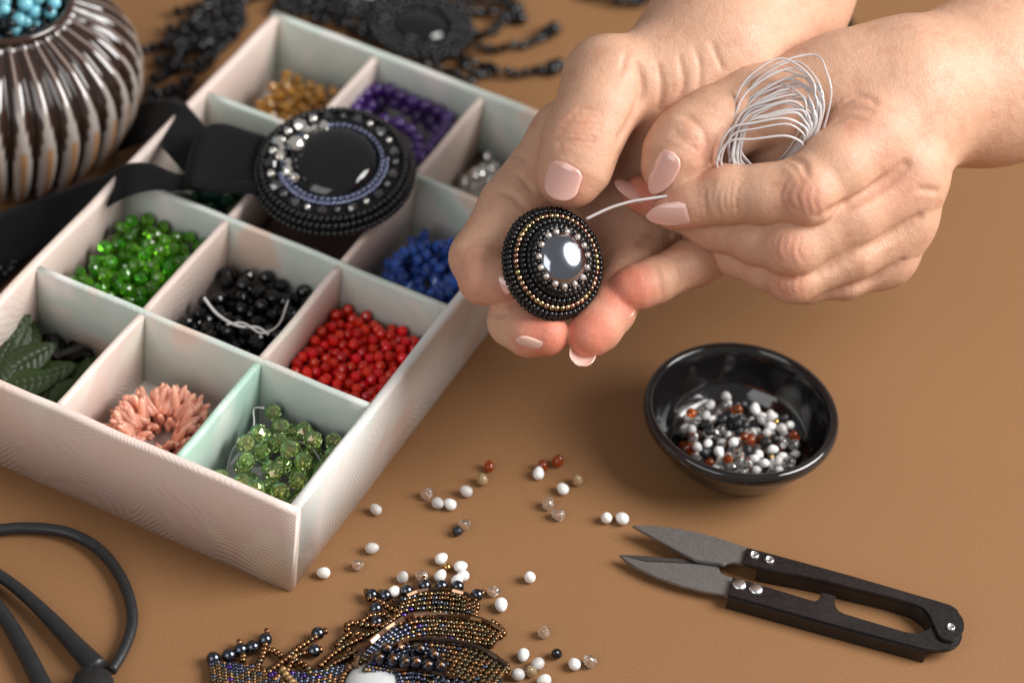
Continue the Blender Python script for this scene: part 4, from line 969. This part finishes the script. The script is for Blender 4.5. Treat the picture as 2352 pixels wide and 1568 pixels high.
def fringe(path, z, mats, step=1.36, name='fringe_bead', jz=.3):
    W_ = resample([tuple(FG(q[0], q[1], z)) for q in bezier_pts([(*q, 0) for q in path], 50)], step * MM)
    for i, q in enumerate(W_):
        d = Vector(W_[min(i + 1, len(W_) - 1)]) - Vector(W_[max(i - 1, 0)])
        put(name, seedF(random.choice(mats)), frame(Vector(q) + Vector((0, 0, random.uniform(0, jz) * MM)), d + Vector((random.uniform(-1, 1), random.uniform(-1, 1), random.uniform(-1, 1))) * .15 * d.length), flower)
def hem(zx, zy, z=2.0, d=3.7, tip=None):
    c_ = FG(zx, zy, z); put('round_bead', shaped(ball_shape, M_hem, d), at(c_), flower)
    if tip: put('fringe_bead', seedF(M_bronze), frame(FG(zx + tip[0], zy + tip[1], z + (tip[2] if len(tip) > 2 else 0)), (1, .3, .2)), flower)
random.seed(5)
def pick1(u, v): return random.choice([M_olive] * 7 + [M_bronze] * 4 + [M_hem] * 2 + [M_violet] * (1 if u < .3 and random.random() < .4 else 0))
def pick2(u, v):
    w_ = max(0, 1 - abs(u - .25) / .32)
    return random.choice([M_violet] * (random.random() < .4) + ([M_blue] * 14 if random.random() < w_ + .05 else [M_olive] * 8 + [M_bronze] * 6))
def pick3(u, v):
    w_ = max(0, 1 - abs(u - .2) / .45)
    return random.choice([M_violet] * (random.random() < .4) + ([M_blue] * 20 if random.random() < w_ + .08 else [M_olive] * 10 + [M_bronze] * 8))
def pickw(u, v):
    if mnoise.noise(Vector((u * 7, v * 3, 1.7))) > .12: return random.choice([M_blue] * 6 + [M_hem, M_violet])
    return random.choice([M_bronze] * 8 + [M_olive] * 4 + [M_blue] * 2 + [M_violet] * (random.random() < .4))
o1 = [(1490, 262), (1600, 222), (1700, 212), (1800, 215), (1900, 232), (1985, 280)]; i1 = [(1440, 400), (1560, 392), (1700, 382), (1850, 392), (1920, 402), (1985, 420)]
o2 = [(1145, 748), (1185, 645), (1290, 542), (1410, 452), (1520, 395), (1650, 378), (1800, 385), (1950, 400), (2080, 430), (2190, 490)]
i2 = [(1190, 775), (1300, 668), (1440, 598), (1600, 565), (1750, 562), (1900, 578), (2000, 595), (2060, 603), (2100, 600)]
o3 = [(1195, 775), (1300, 660), (1440, 590), (1600, 556), (1800, 564), (1960, 594), (2100, 655), (2225, 748)]
i3 = [(1400, 810), (1500, 775), (1620, 770), (1750, 795), (1880, 840), (2000, 890), (2060, 905), (2110, 900)]
wo = [(105, 705), (250, 728), (400, 745), (550, 770), (700, 795), (900, 775), (1040, 745), (1130, 735)]; wi = [(130, 930), (300, 960), (500, 985), (700, 985), (900, 985), (1000, 950), (1060, 910)]
backing(o1 + i1[::-1], .2, 1.6); backing(o2 + i2[::-1], .3, 2.9); backing(o3 + [(2110, 1010), (1400, 1010)], .4, 4.3); backing(wo + wi[::-1], .2, 1.1)
rows(o1, i1, 5, 3.0, 2.2, pick1); rows(o2, i2, 6, 5.0, 3.4, pick2); rows(o3, i3, 8, 6.6, 5.0, pick3)
rows(wo, wi, 10, 1.9, 2.4, pickw)
rows([(1750, 800), (1880, 845), (2000, 895), (2100, 905)], [(1600, 960), (1750, 980), (1900, 1000), (2050, 1010)], 6, 5.2, 5.4, lambda u, v: random.choice([M_blue] * 5 + [M_bronze, M_olive]))
rows([(1440, 795), (1560, 785), (1700, 805), (1800, 845)], [(1490, 930), (1570, 950), (1650, 980), (1750, 1010)], 5, 5.2, 5.4, lambda u, v: random.choice([M_blue] * 5 + [M_bronze, M_olive]))
bugles([(1505, 248), (1600, 212), (1700, 202), (1800, 203), (1900, 220), (1990, 265)], 3.5, [M_dkbrown, M_dkbrown, M_bronze, M_copper])
bugles(o2[:-3], 5.7, [M_copper, M_copper, M_bronze, M_dkbrown]); bugles(o2[-4:], 5.6, [M_dkbrown, M_bronze])
bugles(o3[1:], 7.3, [M_dkbrown, M_dkbrown, M_copper, M_bronze])
bugles([(1420, 770), (1560, 762), (1720, 790), (1860, 838)], 6.0, [M_dkbrown, M_bronze])
fringe([(1995, 285), (2012, 320), (2000, 360), (1998, 395)], 1.6, [M_bronze]); fringe([(2185, 492), (2195, 530), (2140, 560), (2110, 605)], 2.0, [M_bronze]); fringe([(2120, 440), (2180, 480), (2200, 520)], 1.8, [M_bronze])
fringe([(2222, 748), (2225, 790), (2170, 830), (2120, 880)], 2.4, [M_bronze]); fringe([(2140, 690), (2215, 740)], 2.4, [M_bronze])
for q in ((120, 695), (232, 672), (316, 632), (402, 612)): hem(*q, 2.0, 3.7, (-10, -52) if q[0] == 316 else None)
hem(492, 560, 2.2, 3.7, (12, -58)); hem(870, 515, 2.2, 3.6, (52, -16)); hem(842, 640, 2.0, 3.7, (45, -8))
for q, tp in (((1508, 210), (-30, -34)), ((1637, 172), (-5, -45)), ((1757, 176), None), ((1873, 180), (6, -48)), ((2012, 240), (38, -14)), ((1256, 240), (-38, -22)), ((1352, 245), (-34, -22)), ((1285, 338), None), ((1292, 432), None)): hem(*q, 2.1, 3.5, tp)
for q in ((1365, 625), (1310, 692), (1405, 704), (1495, 722), (1602, 630), (1575, 722), (1660, 745), (1750, 750), (1705, 672)): hem(*q, 8.0, 3.4, (2, -12, 1.9))
put('fringe_bead', seedF(M_copper), frame(FG(1470, 612, 8.2), (1, 0, 1)), flower)
BZ = [M_bronze, M_bronze, M_bronze, M_olive]
for pth, z in (([(330, 712), (332, 680), (320, 655)], 1.5), ([(440, 745), (470, 680), (490, 600)], 1.8), ([(515, 640), (570, 650), (615, 690), (660, 700)], 1.4), ([(520, 790), (620, 715), (720, 630), (850, 545)], 2.2), ([(640, 700), (720, 672), (800, 650)], 1.6),
               ([(650, 780), (670, 740), (690, 700)], 1.4), ([(710, 712), (760, 740), (800, 775)], 1.3), ([(890, 745), (960, 680), (1060, 610), (1170, 560)], 1.8), ([(985, 735), (1040, 690), (1130, 650)], 1.6), ([(1010, 600), (1040, 560), (1095, 520)], 1.4),
               ([(1080, 490), (1085, 455), (1130, 440), (1200, 460), (1300, 460)], 2.0), ([(1150, 520), (1220, 530), (1290, 500)], 2.0), ([(1240, 265), (1300, 285), (1370, 330), (1460, 370)], 2.0), ([(1370, 262), (1420, 275)], 1.9), ([(1190, 430), (1250, 390), (1330, 380), (1400, 410)], 2.0),
               ([(560, 850), (600, 800), (610, 770)], 2.4), ([(1090, 640), (1150, 700), (1120, 740)], 1.4), ([(1330, 470), (1380, 440), (1430, 400)], 2.2), ([(930, 770), (1010, 720), (1080, 690)], 1.7)): fringe(pth, z, BZ)
fringe([(620, 780), (655, 830), (700, 880), (730, 920)], 3.0, [M_tan], 1.5)
for (x, y, dx, dy) in ((1455, 285, 30, 3), (1345, 300, 28, 16), (1160, 510, 30, 14), (1255, 372, 30, -12)):
    c_ = FG(x, y, 2.2); put('bugle_bead', shaped(hex_shape, M_dkbrown, 1.6, 3.0), frame(c_, FG(x + dx, y + dy, 2.2) - c_), flower)
cc = FG(1265, 945, 0); CF = Matrix.Translation(cc)
obj('cabochon', dome_mesh(7.4, 7.4, 4.2), M_whitecab, flower, CF @ Matrix.Translation((0, 0, 2.4 * MM)))
obj('backing', lathe('backing', [(.001, .1), (9.4, .1), (9.4, 1.6), (.001, 1.6)], 40), M_felt, flower, CF @ Matrix.Scale(MM, 4))
bead_ring('fringe_bead', [seedF(M_bronze), seedF(M_bronze), shaped(seed_shape, M_copper, 1.95, 1.35)], 8.4, 2.8, 38, flower, CF)
cx_, cy_ = Fp(1500, 600)
camv = Vector(CAM * MM)
fl_seeds.sort(key=lambda q: -(q[1].translation.y < -.155) - 1e-9 + (q[1].translation - G(cx_, cy_, 3)).length)
for me, M_ in fl_seeds[:290]: put('seed_bead', me, M_, flower)
if len(fl_seeds) > 290: joined('seed_beads', fl_seeds[290:], flower)

# ================================================================== ribbed glass vase with turquoise beads
vx, vy = Gm(2, 150, 30)[:2]; VM = Matrix.Translation((vx * MM, vy * MM, 0))
vase = thing('glass_vase', 'round brown ribbed glass vase filled with turquoise and black beads', 'vase', VM.translation)
NR = 34
prof = bezier_pts([(22, 0, .1), (28, 0, .6), (34, 0, 6), (39.5, 0, 17), (41.5, 0, 28), (39, 0, 38), (32, 0, 46), (25, 0, 50), (21.5, 0, 52), (20.5, 0, 54.5)], 60)[:, [0, 2]]
seg = NR * 12; V = []; Fc = []; colr = []
for i, (r, z) in enumerate(prof):
    t = i / 59
    for k in range(seg):
        a = 2 * math.pi * k / seg; ph = (k % 12) / 12 * 2 - 1; amp = 3.4 * math.sin(math.pi * min(1, max(0, t * 1.02))) ** .7
        rr = r + amp * (abs(math.cos(ph * math.pi / 2)) ** .8 - .6)
        V.append((rr * math.cos(a) * MM, rr * math.sin(a) * MM, z * MM))
        tear_glint = math.exp(-((t - .36) / .19) ** 2) * .78  # pale drop: softbox reflection and light through the glass, painted into the colour
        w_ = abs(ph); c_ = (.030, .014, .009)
        if w_ < tear_glint: c_ = (.36, .315, .285) if w_ > tear_glint * .33 or t > .46 else (.36, .19, .09)
        elif w_ < .22 and t > .3: c_ = (.10, .055, .04)  # painted highlight along the rib crest
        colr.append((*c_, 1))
for i in range(59):
    for k in range(seg): Fc.append((i*seg+k, i*seg+(k+1)%seg, (i+1)*seg+(k+1)%seg, (i+1)*seg+k))
Fc.append(tuple(range(seg - 1, -1, -1)))
me = mesh_from('vase_body', V, Fc); ca = me.color_attributes.new('tint_glint', 'FLOAT_COLOR', 'POINT'); ca.data.foreach_set('color', np.array(colr, np.float32).ravel())
M_vase = mat('brown_ribbed_glass', (.03, .015, .01), .10, coat=.8)
an = M_vase.node_tree.nodes.new('ShaderNodeVertexColor'); an.layer_name = 'tint_glint'; M_vase.node_tree.links.new(an.outputs[0], M_vase.node_tree.nodes['Principled BSDF'].inputs['Base Color'])
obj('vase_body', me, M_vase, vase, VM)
rim = tube('rim', [(21.0 * MM * math.cos(a), 21.0 * MM * math.sin(a), 54.6 * MM) for a in np.linspace(0, 2 * math.pi, 60, endpoint=False)], 1.3 * MM, 10, True)
M_rim = mat('brown_glass_rim', (.035, .017, .011), .12, coat=.8)
obj('rim', rim, M_rim, vase, VM)
obj('lining', (lambda m_: (m_.transform(Matrix.Scale(MM, 4)), m_)[1])(lathe('lining', [(.001, 44), (20, 44), (19.8, 53), (19.3, 53), (19.3, 44.6), (.001, 44.6)], 40)), M_rim, vase, VM)
pl = []
for k in range(230):
    tq = k % 3 == 0; rad = random.uniform(1.7, 2.3) if tq else random.uniform(1.1, 1.4); best = None
    for _ in range(4):
        a = random.uniform(0, 6.283); q = (19.0 - rad) * math.sqrt(random.random()); x, y = q * math.cos(a), q * math.sin(a); z = 45.5 + rad + 6.5 * (1 - (q / 19) ** 2)
        for (X_, Y_, Z_, R_) in pl:
            d2 = (X_ - x) ** 2 + (Y_ - y) ** 2; RR = (rad + R_) * .93
            if d2 < RR * RR: z = max(z, Z_ + math.sqrt(RR * RR - d2))
        if best is None or z < best[2]: best = (x, y, z)
    x, y, z = best; pl.append((x, y, z, rad))
    me = shaped(ball_shape, M_turq, 4.0, 16, 10) if tq else shaped(ball_shape, M_black, 2.5, 12, 8)
    tag(put('turquoise_bead' if tq else 'black_bead', me, VM @ at(Vector((x, y, z)) * MM, None, rad / (2.0 if tq else 1.25))), 'turquoise bead on top of the brown glass vase' if tq else 'small black bead among the turquoise ones in the vase', 'bead', 'turquoise beads in the vase' if tq else 'black beads in the vase')

# ================================================================== velvet choker with oval pendant
PC = G(765, 428, 31); 
pz = Vector((-.09, -.17, 1)).normalized(); px_ = Vector((1, -.15, 0)); px_ = (px_ - pz * px_.dot(pz)).normalized(); py_ = pz.cross(px_)
PM = Matrix.Identity(4)
for i in range(3): PM[i][0] = px_[i]; PM[i][1] = py_[i]; PM[i][2] = pz[i]; PM[i][3] = PC[i]
PM = Matrix.Translation((0, 0, .0045)) @ PM
choker = thing('choker', 'black velvet ribbon choker with a beaded oval pendant lying across the tray', 'choker', PM.translation)
obj('pendant_base', lathe('pendant_base', [(.001, -1.5), (20.5, -1.5), (22.4, .2), (22.6, 2.2), (20.5, 4.2), (14, 5.2), (.001, 5.2)], 64), M_felt, choker, PM @ Matrix.Scale(MM, 4))
obj('cabochon', dome_mesh(13.2, 13.6, 5.2, 56, 14), M_blackcab, choker, PM @ Matrix.Translation((0, 0, 4.6 * MM)))
sm_b = [shaped(seed_shape, mat('black_glass_trim', (.006, .006, .007), .16, coat=.1), 2.2, 1.6)]; 
bead_ring('seed_bead', sm_b, 23.0, .8, 84, choker, PM); bead_ring('seed_bead', sm_b, 22.2, 3.0, 80, choker, PM); bead_ring('seed_bead', sm_b, 20.9, 4.6, 74, choker, PM)
bead_ring('blue_bead', [shaped(seed_shape, mat('blue_grey_bead', (.22, .24, .36), .2, metal=.9), 1.7, 1.5)], 14.3, 5.6, 50, choker, PM)
bead_ring('blue_bead', [_cache[k] for k in _cache if k[1] == 'blue_grey_bead'], 15.7, 5.3, 34, choker, PM, a0=-2.6, a1=2.9)
for k in range(26):
    a = 2 * math.pi * k / 26; M_ = PM @ Matrix.Rotation(a, 4, 'Z') @ Matrix.Translation((18.1 * MM, 0, 5.2 * MM))
    lf = max(0, -math.cos(a))
    if k % 2: put('crystal', shaped(ball_shape, M_rhine if random.random() < .4 + .4 * lf else M_smoke, 2.2 if lf < .5 else 2.9, 10, 6), M_, choker)
    else: put('crystal', shaped(facet_shape, M_smoke if random.random() > .6 * lf else M_rhine, 3.4 if lf < .5 else 4.3, 2.2, 4), M_ @ Matrix.Rotation(math.pi / 2, 4, 'Y') @ Matrix.Rotation(math.pi / 4, 4, 'X'), choker)
for (x, y, d) in ((744, 290, 3.6), (722, 294, 2.2), (704, 300, 3.0), (680, 332, 5.6), (700, 316, 2.0), (644, 358, 3.4), (662, 372, 2.4), (660, 392, 3.8), (676, 408, 3.0), (646, 340, 2.4)):
    put('rhinestone', shaped(facet_shape, M_rhine, d, d * .8, 8), at(G(x, y, 43.5), rand_rot()), choker)
def ribbon(E1, E2, n=60, th_=.7):
    A = bezier_pts([tuple(G(*q)) for q in E1], n); B = bezier_pts([tuple(G(*q)) for q in E2], n); V = []; Fc = []; m_ = 8
    for i in range(n):
        for j in range(m_ + 1):
            q = A[i] + (B[i] - A[i]) * j / m_; V.append((q[0], q[1], q[2] + .0006 * math.sin(j / m_ * math.pi) + .0011 * mnoise.noise(Vector((q[0] * 90, q[1] * 90, 2)))))
    for i in range(n - 1):
        for j in range(m_): Fc.append((i*(m_+1)+j, (i+1)*(m_+1)+j, (i+1)*(m_+1)+j+1, i*(m_+1)+j+1))
    o = obj('ribbon', mesh_from('ribbon', V, Fc), M_velvet, choker); md = o.modifiers.new('thickness', 'SOLIDIFY'); md.thickness = th_ * MM; md.offset = 0
ribbon([(650, 335, 36), (590, 305, 37), (520, 288, 40), (478, 292, 42), (452, 318, 40), (438, 345, 34)], [(620, 445, 34), (560, 440, 34), (500, 440, 35), (445, 432, 38), (425, 430, 36), (418, 440, 32)])
ribbon([(478, 300, 36), (455, 270, 34), (420, 235, 30), (380, 225, 20), (330, 235, 8), (280, 260, 3)], [(440, 415, 34), (405, 375, 33), (380, 345, 32), (355, 325, 22), (320, 330, 9), (270, 350, 3)])
ribbon([(600, 425, 35), (500, 416, 35), (420, 404, 36), (350, 380, 37), (295, 378, 35), (235, 405, 22), (150, 435, 8), (60, 465, 4), (-60, 520, 3)], [(600, 447, 34), (500, 444, 34), (410, 438, 34.5), (350, 436, 34.5), (285, 452, 33.5), (215, 500, 18), (140, 545, 7), (60, 590, 4), (-60, 650, 3)])
ribbon([(60, 470, 2.5), (20, 480, 2.2), (-40, 500, 2)], [(90, 560, 3), (40, 620, 2.2), (-40, 690, 2)], 20)

# ================================================================== black bead lace behind the tray
def lace(root, paths, z=2.2, step=3.3, mesh=None, name='bead', wob=.5):
    mesh = mesh or [shaped(ball_shape, M_lace, 3.2, 14, 8), shaped(facet_shape, M_lace, 3.2, 2.9, 8)]
    for pth in paths:
        W_ = resample([tuple(G(q[0], q[1], z)) for q in bezier_pts([(*q, 0) for q in pth], 40)], step * MM)
        for q in W_: put(name, random.choice(mesh), at(Vector(q) + Vector((random.uniform(-wob, wob), random.uniform(-wob, wob), random.uniform(-.4, 1.2))) * MM, rand_rot()), root)
random.seed(11)
n1 = thing('bead_necklace', 'black openwork bead necklace between the glass vase and the tray', 'necklace', G(430, 120, 0))
P1 = []
for k in range(6):
    q = k / 5; P1.append([(338 + 70 * q, 220 - 190 * q), (400 + 40 * q, 200 - 175 * q), (465 + 30 * q, 160 - 150 * q), (560 - 5 * q, 60 - 70 * q)])
for k in range(6):
    q = k / 5; P1.append([(350 + 160 * q, 205 - 150 * q), (380 + 140 * q, 165 - 150 * q), (420 + 90 * q, 95 - 105 * q)])
lace(n1, P1); lace(n1, [[(340, 235), (380, 225), (430, 205)], [(335, 250), (372, 245), (420, 225)], [(330, 120), (390, 90), (450, 40), (480, 0)]], 2.5)
lace(n1, [[(395, 150), (430, 120), (470, 110), (480, 80), (440, 60), (420, 90), (395, 150)]], 5.5, 2.6, wob=1.5)
n2 = thing('bead_necklace', 'black bead necklace with an oval black stone and fringe lying behind the tray', 'necklace', G(960, 80, 0))
cpos = G(965, 78, 0); CN = Matrix.Translation(cpos)
obj('backing', lathe('backing', [(.001, .1), (12, .1), (12, 1.5), (.001, 1.5)], 40), M_felt, n2, CN @ Matrix.Scale(MM, 4))
obj('cabochon', dome_mesh(9.5, 8.5, 4.0), M_blackcab, n2, CN @ Matrix.Translation((0, 0, 2.5 * MM)))
for r_, n_ in ((10.8, 24), (13.4, 30), (16.2, 36)): bead_ring('bead', [shaped(ball_shape, M_lace, 3.0, 14, 8)], r_, 3.4, n_, n2, CN, jit=.2)
cpos2 = G(815, -8, 0); CN2 = Matrix.Translation(cpos2)
obj('cabochon', dome_mesh(8.5, 7, 3.6), mat('grey_black_cabochon', (.03, .03, .033), .25, coat=.3), n2, CN2 @ Matrix.Translation((0, 0, 2.5 * MM)))
bead_ring('bead', [shaped(ball_shape, M_black, 3.0, 14, 8)], 10.2, 3.0, 22, n2, CN2, jit=.2)
lace(n2, [[(1075, 105), (1130, 112), (1200, 105), (1262, 78)], [(1105, 150), (1150, 168), (1210, 168), (1282, 150)], [(1050, 60), (1110, 80), (1150, 60), (1185, 20)], [(1060, 20), (1120, 30), (1190, 45)], [(1040, -10), (1110, 5), (1170, 0)], [(1060, 150), (1090, 175), (1130, 160)], [(1165, -20), (1160, 10), (1190, 40)]], 2.5, 2.9, wob=.4)
for q in ((1258, 75), (1272, 66), (1282, 150), (1268, 158), (1188, 18), (1195, 42)): put('bead', shaped(ball_shape, M_black, 5.0, 16, 10), at(G(*q, 2.6)), n2)
P2 = []
for k in range(6): P2.append([(640 + 48 * k, 10 + 17 * k), (670 + 46 * k, -20 + 10 * k), (720 + 44 * k, -40)])
for k in range(4): P2.append([(630 + 10 * k, 22 - 14 * k), (760, 55 - 16 * k), (860, 92 - 18 * k), (905, 120 - 24 * k)])
P2 += [[(960, 150), (1020, 160), (1080, 190)], [(1000, 140), (1050, 130), (1090, 150)], [(1030, 40), (1060, 0), (1020, -20)], [(900, 20), (930, -10), (980, -15)], [(560, 5), (600, -12), (650, -20)]]
lace(n2, P2)
n3 = thing('bead_necklace', 'end of a black bead strand beyond the wrist', 'necklace', G(1420, -5, 0))
lace(n3, [[(1930, 30), (1952, 55), (1945, 90)], [(1330, -20), (1380, -6), (1440, 6), (1490, 4)], [(1380, -22), (1440, -8), (1500, -14)]], 2.5, 3.0)
n4 = thing('bead_necklace', 'black bead strand half hidden under the velvet ribbon beside the tray', 'necklace', G(20, 620, 0))
lace(n4, [[(-30, 600), (10, 625), (40, 600), (70, 570)], [(-30, 640), (0, 640), (30, 625)], [(-20, 565), (20, 575), (60, 555)]], 2.2, 3.0)
